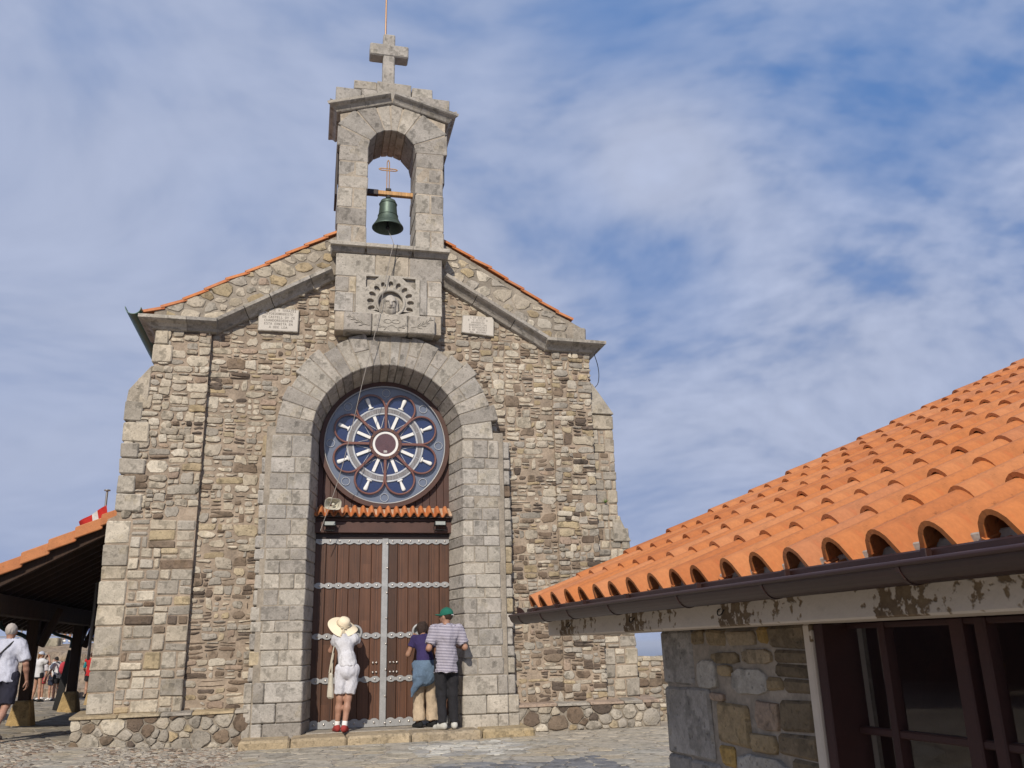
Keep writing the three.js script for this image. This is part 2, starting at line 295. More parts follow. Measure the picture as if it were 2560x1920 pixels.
// squared stones in a broken bond: the field is cut again and again into uneven rectangles
function courses(y0, y1, hmin, hmax, f = R0) { const ys = [y0]; while (ys[ys.length - 1] < y1 - hmin * 1.2) ys.push(Math.min(y1, ys[ys.length - 1] + rr(hmin, hmax, f))); ys[ys.length - 1] = y1; return ys; }
function squared(parent, name, { x0, x1, y0, y1, h, w, z, d = [.02, .04], mix, gap = .014, ch = .014, jit = .01, mat = M.ashlar, most = 300, quoin = 0 }) {
  const list = [], X0 = typeof x0 === 'function' ? x0 : () => x0, X1 = typeof x1 === 'function' ? x1 : () => x1;
  const put = (xa, xb, ya, yb) => {
    const g2 = gap / 2 * rr(.4, 1.7), dz = rr(...d), c = [], L = X0((ya + yb) / 2), Rr = X1((ya + yb) / 2), a = Math.max(xa, L), b = Math.min(xb, Rr); if (b - a < .04) return;
    for (let i = 0; i < 8; i++) c.push([((i & 1) ? b - g2 : a + g2) + rr(-jit, jit), ((i & 2) ? yb - g2 : ya + g2) + rr(-jit, jit), (i & 4) ? z + dz + rr(-jit, jit) * .6 : z - .04]);
    list.push({ g: paint(hexa(c, ch * rr(.5, 1.4)), typeof mix === 'function' ? mix((a + b) / 2, (ya + yb) / 2) : mixCol(mix)), a: (b - a) * (yb - ya) });
  };
  const cut = (xa, xb, ya, yb) => {
    const W = xb - xa, H = yb - ya, wm = rr(...w), hm = rr(...h);
    if (H > hm * 1.35 && (H / hm > W / wm || W < wm * 1.2)) { const y = lerp(ya, yb, rr(.3, .7)); cut(xa, xb, ya, y); cut(xa, xb, y, yb); }
    else if (W > wm * 1.35) { const x = lerp(xa, xb, rr(.3, .7)); cut(xa, x, ya, yb); cut(x, xb, ya, yb); }
    else put(xa, xb, ya, yb);
  };
  const ys = courses(y0, y1, .45, .8); let xe = 0;
  for (let r = 0; r + 1 < ys.length; r++) { const L = Math.min(X0(ys[r] + .01), X0(ys[r + 1] - .01)), Rr = Math.max(X1(ys[r] + .01), X1(ys[r + 1] - .01)); let q = 0; if (quoin) { const yy = courses(ys[r], ys[r + 1], .2, .36); q = quoin * rr(.75, 1.2); for (let k = 0; k + 1 < yy.length; k++) put(L, L + q, yy[k], yy[k + 1]); } cut(L + q, Rr, ys[r], ys[r + 1]); }
  lay(parent, name, list, mat, most);
}
// tight rubble: a broken bond of irregular angular stones, thin joints
function bond(parent, name, { x0, x1, y0, y1, inside = () => true, h, w, z, d, gap, jit = .016, mix, most = 300, keep, seed, slate = .7, skip = .03, mat = M.stone, corner = [.08, .3], tilt = .03, flat = .93, soft = 0 }) {
  const f = rng(seed), list = [];
  const put = (xa, xb, ya, yb) => {
    const cx = (xa + xb) / 2, cy = (ya + yb) / 2; if (!inside(cx, cy) || f() < skip) return;
    const sf = f() < soft, g2 = rr(...gap, f) + (sf ? rr(.004, .02, f) : 0), W = xb - xa, H = yb - ya, j = Math.min(jit, H * .17), col = typeof mix === 'function' ? mix(cx, cy) : mixCol(mix), dark = col[0] + col[1] + col[2] < .62;
    const one = (ya, yb) => {
      const H = yb - ya, k = () => sf ? rr(.22, .46, f) : rr(...corner, f), tl = rr(-tilt, tilt, f) * W, P = [[xa + g2, ya + g2], [xb - g2, ya + g2], [xb - g2, yb - g2], [xa + g2, yb - g2]].map(p => [p[0] + rr(-j, j, f), p[1] + rr(-j, j, f) + tl * (p[0] - cx) / W]), pts = [];
      for (let q = 0; q < 4; q++) { const A = P[(q + 3) % 4], B = P[q], Cc = P[(q + 1) % 4], horiz = q % 2 === 1, ta = k() * (horiz ? .5 : 1), tb = k() * (horiz ? 1 : .5); pts.push([lerp(B[0], A[0], ta), lerp(B[1], A[1], ta)], [lerp(B[0], Cc[0], tb), lerp(B[1], Cc[1], tb)]); const t = rr(.35, .65, f); if (q % 2 === 0 && W > .16) pts.push([lerp(B[0], Cc[0], t), lerp(B[1], Cc[1], t) + rr(-j, j, f) * .8]); }
      let p2 = keep ? pts.map(p => keep(...p)) : pts; const c = [0, 0]; p2.forEach(p => { c[0] += p[0] / p2.length; c[1] += p[1] / p2.length; });
      list.push({ g: stoneGeo({ c, pts: p2, sx: W / 2, sy: H / 2 }, z, rr(...d, f), col, .03, flat), a: W * H });
    };
    if (dark && H > .085 && f() < slate) { const n = H > .15 ? 3 : 2; for (let q = 0; q < n; q++) one(ya + q * H / n, ya + (q + 1) * H / n); } else one(ya, yb);
  };
  const cut = (xa, xb, ya, yb) => {
    const W = xb - xa, H = yb - ya, wm = lerp(w[0], w[1], Math.pow(f(), 1.3)), hm = lerp(h[0], h[1], Math.pow(f(), 1.2));
    if (H > hm * 1.4 && (H / hm > W / wm || W < wm * 1.2)) { const y = lerp(ya, yb, rr(.28, .72, f)); cut(xa, xb, ya, y); cut(xa, xb, y, yb); }
    else if (W > wm * 1.4) { const x = lerp(xa, xb, rr(.28, .72, f)); cut(xa, x, ya, yb); cut(x, xb, ya, yb); }
    else put(xa, xb, ya, yb);
  };
  cut(x0, x1, y0, y1); lay(parent, name, list, mat, most);
}
// a single dressed block as a part
function block(parent, name, x0, x1, y0, y1, z0, z1, col, ch = .012, jit = .005, mat = M.ashlar) { return mesh(name, paint(box(x0, x1, y0, y1, z0, z1, ch, jit), col), mat, parent); }

// roof tile: S section along x (width w), runs along +z (up the slope) for length l, lower end raised
function tileGeo(w, hb, hc, l, th, lift, col, seg = 10, flip = 0) {
  const top = [], n = seg; for (let i = 0; i <= n; i++) { const t = i / n, bw = .58; const y = t < bw ? hb * Math.pow(Math.max(0, Math.sin(Math.PI * t / bw)), .62) : -hc * Math.pow(Math.max(0, Math.sin(Math.PI * (t - bw) / (1 - bw))), .75); top.push([(t - bw / 2) * w, y]); }
  const pos = [], idx = [], uv = []; const nrm = i => { const a = top[Math.max(0, i - 1)], b = top[Math.min(n, i + 1)], dx = b[0] - a[0], dy = b[1] - a[1], L = Math.hypot(dx, dy); return [-dy / L, dx / L]; };
  for (const s of [0, 1]) for (let i = 0; i <= n; i++) for (const z of [0, 1]) { const m = nrm(i), [x, y] = top[i]; pos.push(x - m[0] * th * s, y - m[1] * th * s + lift * (flip ? z : 1 - z), z * l); uv.push(i / n * w * 1.4, z * l); }
  const id = (s, i, z) => s * (n + 1) * 2 + i * 2 + z;
  for (let i = 0; i < n; i++) { idx.push(id(0, i, 0), id(0, i, 1), id(0, i + 1, 1), id(0, i, 0), id(0, i + 1, 1), id(0, i + 1, 0)); idx.push(id(1, i, 0), id(1, i + 1, 1), id(1, i, 1), id(1, i, 0), id(1, i + 1, 0), id(1, i + 1, 1)); }
  const q = id; const P = []; for (const z of [0, 1]) for (let i = 0; i < n; i++) { const a = q(0, i, z), b = q(0, i + 1, z), c = q(1, i + 1, z), d = q(1, i, z); P.push(z ? [a, d, c, a, c, b] : [a, b, c, a, c, d]); }
  P.push([q(0, 0, 0), q(1, 0, 0), q(1, 0, 1), q(0, 0, 0), q(1, 0, 1), q(0, 0, 1)], [q(0, n, 0), q(0, n, 1), q(1, n, 1), q(0, n, 0), q(1, n, 1), q(1, n, 0)]);
  const g0 = new THREE.BufferGeometry(); g0.setAttribute('position', new THREE.Float32BufferAttribute(pos, 3)); g0.setAttribute('uv', new THREE.Float32BufferAttribute(uv, 2)); g0.setIndex(idx); g0.computeVertexNormals();
  const g1_ = new THREE.BufferGeometry(); g1_.setAttribute('position', new THREE.Float32BufferAttribute(pos, 3)); g1_.setAttribute('uv', new THREE.Float32BufferAttribute(uv, 2)); g1_.setIndex(P.flat()); const g2 = g1_.toNonIndexed(); g2.computeVertexNormals();
  return paint(mergeGeometries([g0.toNonIndexed(), g2]), col);
}
const TC = [[.60, .205, .060], [.63, .235, .080], [.55, .18, .052], [.64, .25, .095], [.60, .215, .07], [.57, .215, .085], [.62, .21, .058]];
const hutTile = TC.map((c, i) => tileGeo(.25, .082, .046, .50, .018, .026, c, 14, 1)), smallTile = TC.map(c => tileGeo(.138, .05, .03, .26, .012, .006, [c[0] * .95, c[1] * .9, c[2] * .9], 14));

// ---------------------------------------------------------------- the church
let reliefPanel;
const church = thing('church', 'stone chapel with bell gable, round wheel window and studded wooden door', 'church');
const AX = -0.055, AY = 4.68;              // centre of the portal arch
const roofY = x => x < AX ? lerp(6.80, 9.0, (x + 4.0) / 3.95) : lerp(9.0, 7.06, (x - AX) / 3.3);
const corbY = x => x < 0 ? lerp(6.40, 7.50, clamp((x + 2.9) / 1.88)) : lerp(7.60, 6.46, clamp((x - .87) / 1.88)); // underside of the raking cornice
{ // mortar core of the front wall, with the doorway left open
  const out = [[-3.05, -.3], [2.95, -.3], [2.95, 6.5], [2.75, 6.62], [.88, 7.66], [.8, 8.0], [-1.0, 8.0], [-1.04, 7.6], [-2.89, 6.5], [-3.05, 6.45]];
  const hole = [[-1.42, -.25], [-1.42, AY], ...arcPts(AX, AY, 1.38, Math.PI, 0, 20), [1.32, AY], [1.32, -.25]].reverse();
  const g = shapeGeo(out, .6, [hole]); g.translate(0, 0, -.6);
  const wall = mesh('facade_wall', g, M.mortar, church);
  const inP = (x, y, m = 0) => y < 4.75 ? (x > -2.06 + m && x < 2.0 - m) : Math.hypot(x - AX, y - AY) < 1.84 - m;
  const inside = (x, y) => !inP(x, y, .03) && y < corbY(x) + .02 && !(x > -1.0 && x < .82 && y > 6.78) && !(x > -.84 && x < .68 && y > 6.47) && !(x > -2.25 && x < -1.62 && y > 6.52 && y < 6.9) && !(x > 1.24 && x < 1.79 && y > 6.66 && y < 6.98);
  const mixL = (x, y) => x < 0 || y > 5.2 ? mixCol(y > 2.4 ? [['lime', 70], ['grey', 10], ['dark', 15], ['ochre', 6], ['pink', 2]] : [['lime', 28], ['grey', 24], ['dark', 38], ['ochre', 7], ['pink', 3]]) : mixCol(y > 3.6 ? [['lime', 46], ['grey', 24], ['dark', 24], ['ochre', 7], ['pink', 2]] : [['lime', 22], ['grey', 30], ['dark', 38], ['ochre', 6], ['pink', 4]]);
  bond(wall, 'rubble_stone', { x0: -2.99, x1: 0, y0: .42, y1: 7.62, inside, h: [.06, .185], w: [.11, .36], z: 0, d: [.006, .026], gap: [.002, .012], jit: .03, mix: mixL, seed: 71, skip: .07, most: 170, soft: .55 });
  bond(wall, 'rubble_stone', { x0: 0, x1: 2.87, y0: .42, y1: 7.62, inside, h: [.055, .16], w: [.10, .31], z: 0, d: [.006, .026], gap: [.002, .010], jit: .028, mix: mixL, seed: 72, skip: .06, most: 130, soft: .5 });
}
{ // corner piers: left one steps out into a buttress
  const xl = y => y > 5.8 ? -3.85 : y > 5.4 ? lerp(-4.16, -3.86, (y - 5.4) / .4) : y > 3.34 ? -4.17 : -4.29;
  const coreL = shapeGeo([[-4.27, -.3], [-2.99, -.3], [-2.99, 6.42], [-3.83, 6.42], [-3.83, 5.8], [-4.15, 5.38], [-4.15, 3.36], [-4.27, 3.3]], .9); coreL.translate(0, 0, -.81);
  const pl = mesh('corner_pier', coreL, M.mortar, church); pl.userData.label = 'wide left corner pier that steps out into a buttress';
  squared(pl, 'pier_stone', { x0: xl, x1: -2.98, y0: .5, y1: 3.3, h: [.10, .24], w: [.15, .40], z: .09, d: [.008, .03], mix: [['grey', 48], ['lime', 40], ['dark', 7], ['ochre', 7]], quoin: .34, gap: .016, jit: .012, ch: .016 });
  const inL = (x, y) => x > xl(y) + .03 && x < -3.01;
  bond(pl, 'pier_stone', { x0: -4.3, x1: -2.98, y0: 3.32, y1: 6.42, inside: inL, h: [.07, .20], w: [.12, .38], z: .09, d: [.008, .032], gap: [.001, .008], jit: .02, mix: [['lime', 72], ['grey', 18], ['dark', 7], ['ochre', 8], ['pink', 3]], seed: 33, most: 190, soft: .3, keep: (x, y) => [Math.min(-2.975, Math.max(x, xl(y) + .005)), y] });
  // dressed quoins up the outer edge and the sloping weathering
  for (let y = 3.42, k = 0; y < 5.1; k++) { const h = rr(.22, .34); block(pl, 'quoin', -4.185, -4.185 + (k % 2 ? .26 : .38), y, y + h - .015, -.5, .135, mixCol([['grey', 60], ['lime', 40]]), .018, .012); y += h; }
  for (let y = 5.84, k = 0; y < 6.3; k++) { const h = rr(.24, .32), yb = Math.min(6.40, y + h - .015); block(pl, 'quoin', -3.865, -3.865 + (k % 2 ? .22 : .3), y, yb, -.5, .132, mixCol([['lime', 1]]), .018, .012); y += h; }
  mesh('weathering_stone', paint(hexa([[-4.19, 5.12, -.5], [-3.86, 5.12, -.5], [-4.19, 5.34, -.5], [-3.84, 5.82, -.5], [-4.19, 5.12, .12], [-3.86, 5.12, .12], [-4.17, 5.36, .12], [-3.85, 5.8, .12]], .02), C.lime[3]), M.ashlar, pl);
  const coreR = shapeGeo([[2.87, -.3], [3.58, -.3], [3.58, 6.4], [2.87, 6.4]], .75); coreR.translate(0, 0, -.71);
  const pr = mesh('corner_pier', coreR, M.mortar, church); pr.userData.label = 'narrow right corner pier of mixed rubble';
  bond(pr, 'pier_stone', { x0: 2.865, x1: 3.6, y0: .45, y1: 6.4, h: [.06, .19], w: [.11, .36], z: .04, d: [.008, .028], gap: [.002, .009], jit: .025, seed: 91, soft: .35, mix: (x, y) => mixCol(y > 3.3 ? [['lime', 46], ['grey', 26], ['dark', 20], ['ochre', 9], ['pink', 4]] : [['lime', 20], ['grey', 36], ['dark', 32], ['ochre', 8], ['pink', 5]]), keep: (x, y) => [clamp(x, 2.862, 3.6), y] });
  // right buttress, set back, with sloping capstones
  const xr = y => y > 5.36 ? 3.62 + (5.85 - y) * .86 : y > 3.42 ? 4.03 : y > 3.1 ? 4.03 + (3.42 - y) * .55 : y > 1.5 ? 4.2 : 4.22;
  const coreB = shapeGeo([[3.5, -.3], [4.2, -.3], [4.18, 3.1], [4.02, 3.4], [4.01, 5.34], [3.62, 5.82], [3.5, 5.82]], .7); coreB.translate(0, 0, -.82);
  const br = mesh('buttress', coreB, M.mortar, church);
  squared(br, 'buttress_stone', { x0: 3.58, x1: xr, y0: .45, y1: 5.28, h: [.14, .28], w: [.15, .38], z: -.12, d: [.01, .035], mix: [['grey', 50], ['lime', 42], ['dark', 5], ['ochre', 6]], gap: .018, jit: .014, ch: .02 });
  mesh('capstone', paint(hexa([[3.59, 5.29, -.7], [4.05, 5.29, -.7], [3.59, 5.86, -.7], [3.66, 5.86, -.7], [3.59, 5.29, -.07], [4.05, 5.29, -.07], [3.59, 5.86, -.07], [3.66, 5.86, -.07]], .012), C.grey[2]), M.ashlar, br);
  mesh('capstone', paint(hexa([[3.9, 3.0, -.7], [4.22, 3.0, -.7], [3.9, 3.38, -.7], [4.05, 3.38, -.7], [3.9, 3.0, -.06], [4.22, 3.0, -.06], [3.9, 3.38, -.06], [4.05, 3.38, -.06]], .012), C.grey[0]), M.ashlar, br);
  const tuft = []; for (let k = 0; k < 26; k++) { const a = rr(0, 6.28), e = rr(.02, .09); tuft.push(new THREE.ConeGeometry(.008, e, 4).translate(0, e / 2, 0).rotateZ(Math.cos(a) * .9).rotateX(.5 + Math.sin(a) * .6).translate(3.78, 3.67, -.06)); }
  mesh('weed', merge(tuft), std([.10, .17, .03]), br);
}
{ // rough plinth either side of the door
  const mk = (x0, x1, y1, z1, seed, lbl) => {
    const p = mesh('plinth', box(x0 + .02, x1, -.3, y1 - .05, -.7, z1, .02), M.mortarGrey, church); p.userData.label = lbl;
    rubble(p, 'plinth_stone', { x0, x1, y0: .0, y1: y1 - .045, rmin: .05, rmax: .20, aniso: 1.12, tries: 7000, seed, pw: 1.0 }, { z: z1, d: [.012, .034], gap: [.001, .008], rough: .10, round: .0, K: 11, mix: [['dark', 30], ['grey', 48], ['lime', 20], ['ochre', 5]], flat: .92 });
    for (let x = x0 - .02; x < x1 - .1;) { const w = rr(.3, .75), xb = Math.min(x1, x + w); mesh('ledge_slab', paint(hexa([[x, y1 - .06, -.35], [xb - .012, y1 - .06, -.35], [x, y1 + .03, -.35], [xb - .012, y1 + .03, -.35], [x, y1 - .065, z1 + .05], [xb - .012, J(y1 - .065, .01), z1 + .05], [x, y1 - .02, z1 + .03], [xb - .012, J(y1 - .02, .008), z1 + .03]], .012), mixCol([['ochre', 1], ['grey', 2], ['pink', 1], ['lime', 1]])), M.ashlar, p); x += w; }
    return p;
  };
  mk(-4.43, -2.02, .52, .22, 5, 'rough plinth left of the door'); mk(1.98, 4.43, .43, .20, 6, 'rough plinth right of the door');
}
{ // portal: dressed jambs and arch, splayed reveal
  const core = (s, xi, xo) => hexa([[s * (xi - .15), -.2, -.42], [s * xo, -.2, -.42], [s * (xi - .15), 4.8, -.42], [s * xo, 4.8, -.42], [s * xi, -.2, .244], [s * xo, -.2, .236], [s * xi, 4.8, .244], [s * xo, 4.8, .236]].map(p => p), .01);
  for (const s of [-1, 1]) {
    const cx = AX, xi = 1.245, xb = 1.105, xo = s < 0 ? 1.86 : 1.86;
    const cg = core(s, xi + .02, 1.95); cg.translate(cx, 0, 0);
    const jm = mesh('door_jamb', cg, M.mortarGrey, church);
    const ys = [.88, ...courses(.88, 4.66, .15, .27).slice(1)];
    let fl = false;
    for (let r = 0; r + 1 < ys.length; r++) {
      fl = !fl; const a = ys[r] + .004, b = ys[r + 1] - .004, dz = rr(-.006, .01), col = () => mixCol([['ash', 1]]), j = .005;
      // inner stone shows its front and the splayed reveal; then one or two across the front; then the outer quoin
      const w1 = fl ? rr(.16, .26) : rr(.30, .46), X = v => cx + s * v;
      mesh('jamb_block', paint(hexa([[X(xb), a, -.40], [X(xi + w1), a, -.40], [X(xb), b, -.40], [X(xi + w1), b, -.40], [X(xi + rr(-.012, .008)), J(a, j), .25 + dz], [X(xi + w1), J(a, j), .25 + dz], [X(xi + rr(-.012, .008)), J(b, j), .25 + dz], [X(xi + w1), J(b, j), .25 + dz]], .013), col()), M.ashlar, jm);
      const d2 = rr(-.006, .012); const xe = xo + rr(-.02, .02);
      if (xe - xi - w1 > .42) { const xm = xi + w1 + (xe - xi - w1) * rr(.4, .6); block(jm, 'jamb_block', Math.min(X(xi + w1 + .006), X(xm - .003)), Math.max(X(xi + w1 + .006), X(xm - .003)), a, b, .1, .25 + d2, col(), .013, j); block(jm, 'jamb_block', Math.min(X(xm + .003), X(xe)), Math.max(X(xm + .003), X(xe)), a, b, .1, .25 + rr(-.006, .012), col(), .013, j); }
      else block(jm, 'jamb_block', Math.min(X(xi + w1 + .006), X(xe)), Math.max(X(xi + w1 + .006), X(xe)), a, b, .1, .25 + d2, col(), .013, j);
      const xq = s < 0 ? 2.02 : 2.06, q0 = X(xe + .012), q1 = X(xq + rr(-.02, .015)); block(jm, 'quoin', Math.min(q0, q1), Math.max(q0, q1), a + .004, b - .004, .0, (s > 0 ? .205 : .235) + rr(-.012, .012), mixCol([['ash', 5], ['ochre', .5], ['dark', .35]]), .016, .007);
    }
    // larger base blocks
    const by = [.06, .30, .58, .875];
    for (let r = 0; r < 3; r++) {
      const a = by[r] + .004, b = by[r + 1] - .004, X = v => cx + s * v, w1 = r % 2 ? .34 : .52, col = () => mixCol([['ash', 1]]);
      mesh('base_block', paint(hexa([[X(xb - .02), a, -.40], [X(xi + w1), a, -.40], [X(xb - .02), b, -.40], [X(xi + w1), b, -.40], [X(xi - .03), a, .29], [X(xi + w1), a, .29], [X(xi - .03), b, .285], [X(xi + w1), b, .285]], .016), col()), M.ashlar, jm);
      const e0 = X(xi + w1 + .008), e1 = X(1.93); block(jm, 'base_block', Math.min(e0, e1), Math.max(e0, e1), a, b, .05, .288, col(), .016, .005);
      const q0 = X(1.94), q1 = X(s < 0 ? 2.06 : r < 2 ? 2.11 : 2.06); block(jm, 'base_block', Math.min(q0, q1), Math.max(q0, q1), a, b, 0, .25, col(), .016, .006);
    }
  }
  const ring = shapeGeo([...arcPts(AX, AY, 1.77, 0, Math.PI, 28), ...arcPts(AX, AY, 1.27, Math.PI, 0, 28)], .244); 
  const arch = mesh('portal_arch', ring, M.mortarGrey, church);
  const W = [.19, .16, .16, .15, .20, .13, .17, .14, .19, .12, .13, .12, .11, .14, .17, .14, .18, .16, .19, .16, .17, .20]; const tot = W.reduce((a, b) => a + b); let a = Math.PI;
  W.forEach((w, k) => {
    const a1 = a - w / tot * Math.PI, g = .0028, ro = 1.74 + (k % 3) * .035 + rr(-.03, .05) + (Math.abs(Math.cos((a + a1) / 2)) > .55 ? .06 : 0), split = [1, 3, 8, 13, 15, 18].includes(k) ? rr(1.42, 1.58) : 0, dz = rr(-.006, .01);
    const pt = (r, t, z) => [AX + r * Math.cos(t), AY + r * Math.sin(t), z];
    const vs = (r0, r1, rb) => hexa([pt(rb, a - g, -.40), pt(rb, a1 + g, -.40), pt(r1, a - g * .8, -.40), pt(r1, a1 + g * .8, -.40), pt(r0, a - g, .25 + dz), pt(r0, a1 + g, .25 + dz), pt(r1, a - g * .8, .25 + dz), pt(r1, a1 + g * .8, .25 + dz)], .012);
    if (split) { mesh('voussoir', paint(vs(1.25, split - .003, 1.11), mixCol([['ash', 1]])), M.ashlar, arch); mesh('voussoir', paint(vs(split + .003, ro, split + .003), mixCol([['ash', 1]])), M.ashlar, arch); }
    else mesh('voussoir', paint(vs(1.25, ro, 1.11), mixCol([['ash', 1]])), M.ashlar, arch);
    a = a1;
  });
}
{ // door: two leaves of vertical planks, pierced metal straps, studs, round peepholes
  const zf = -.40;
  const lintel = mesh('door_lintel', box(-1.22, 1.12, 3.16, 3.345, -.47, -.29, .006), M.brownPaint, church);
  mesh('lintel_board', box(-1.22, 1.12, 3.352, 3.40, -.47, -.30, .004), M.brownPaint, lintel);
  mesh('door_head', box(-1.22, 1.12, 3.07, 3.157, -.52, -.385, .004), M.darkBrown, lintel);
  mesh('threshold', paint(box(-1.2, 1.1, .05, .135, -.5, .2, .01), C.grey[1]), M.ashlar, church);
  const strap = (x0, x1, yc, amp, base, name, parent) => { // scalloped band: discs joined by points
    const n = Math.round((x1 - x0) / .145), w = (x1 - x0) / n, up = [], dn = [];
    for (let k = 0; k < n; k++) for (let i = 0; i < 14; i++) { const t = i / 14, x = x0 + (k + t) * w; let y = base + amp * Math.sqrt(Math.max(0, 1 - Math.pow((t - .5) / .40, 2))); if (t < .1 || t > .9) y = base + amp * (.42 * (1 - Math.abs(t < .5 ? t : 1 - t) / .1)); up.push([x, y]); }
    up.push([x1, base]);
    const mirror = name.both ? up.map(([x, y]) => [x, -y]).reverse() : [[x1, name.dir * -.035], [x0, name.dir * -.035]];
    const pts = [...(name.dir < 0 ? up.map(([x, y]) => [x, -y]) : up), ...mirror];
    const g = shapeGeo(pts, .008); g.translate(0, yc, zf + .012); const m = mesh('metal_strap', g, M.silver, parent);
    for (let k = 0; k < n; k++) { const s = new THREE.SphereGeometry(.019, 8, 6).scale(1, 1, .8).translate(x0 + (k + .5) * w, yc, zf + .022); mesh('stud', s, M.stud, m); }
    return m;
  };
  for (const s of [0, 1]) {
    const x0 = s ? .012 : -1.17, x1 = s ? 1.06 : -.062, leaf = mesh('door_leaf', box(x0, x1, .14, 3.075, -.50, zf - .03, .004), M.darkBrown, church); leaf.userData.label = s ? 'right leaf of the studded plank door' : 'left leaf of the studded plank door';
    const n = 6, w = (x1 - x0) / n; for (let k = 0; k < n; k++) { const f0 = rr(.68, 1.25); mesh('plank', paint(box(x0 + k * w + .003, x0 + (k + 1) * w - .003, .14, 3.075, -.46, zf + rr(-.002, .004), .005, 0), [1, .45, .245].map((v, q) => v * .145 * f0)), M.doorWood, leaf); };
    const a = s ? .03 : -1.16, b = s ? 1.05 : -.075;
    strap(a, b, 3.03, .028, .022, { dir: -1 }, leaf); strap(a, b, 2.315, .030, .016, { both: true }, leaf); strap(a, b, 1.52, .032, .016, { both: true }, leaf); strap(a, b, .85, .032, .016, { both: true }, leaf); strap(a, b, .205, .034, .03, { dir: 1.8 }, leaf);
    const pc = s ? .555 : -.49, ring = new THREE.TorusGeometry(.105, .022, 8, 28).translate(pc, 1.57, zf + .02); const ph = mesh('peephole_ring', ring, M.silver, leaf);
    mesh('peephole_glass', new THREE.CircleGeometry(.1, 24).translate(pc, 1.57, zf + .016), M.black, ph);
    for (const [yy] of [[1.10], [.955]]) for (let k = 0; k < (s ? 3 : 2); k++) mesh('stud', new THREE.SphereGeometry(.02, 8, 6).translate(s ? .085 + k * .055 : -.19 + k * .055, yy, zf + .012), M.stud, leaf);
  }
  const cb = mesh('cover_strip', box(-.075, .027, .14, 3.075, zf - .02, zf + .035, .005), M.silver, church);
  for (let k = 0; k < 8; k++) mesh('stud', new THREE.SphereGeometry(.018, 8, 6).translate(.012, .19 + k * .4, zf + .036), M.stud, cb);
}
{ // little tiled canopy over the door
  const c = mesh('door_canopy', box(-1.2, 1.1, 3.40, 3.43, -.42, -.2, .004), M.darkBrown, church);
  mesh('mortar_bed', hexa([[-1.18, 3.42, -.40], [1.08, 3.42, -.40], [-1.18, 3.60, -.40], [1.08, 3.60, -.40], [-1.18, 3.42, -.22], [1.08, 3.42, -.22], [-1.18, 3.445, -.22], [1.08, 3.445, -.22]], .006), std([.55, .40, .29], { map: mortarMap, bumpMap: mortarBump, bumpScale: .01 }), c);
  for (let k = 0; k < 16; k++) { const t = mesh('roof_tile', pick(smallTile), M.tile, c); t.position.set(-1.10 + k * .1385, 3.435 + rr(-.004, .004), -.155 + rr(-.006, .006)); t.rotation.set(-.62, Math.PI, rr(-.03, .03), 'YXZ'); }
}
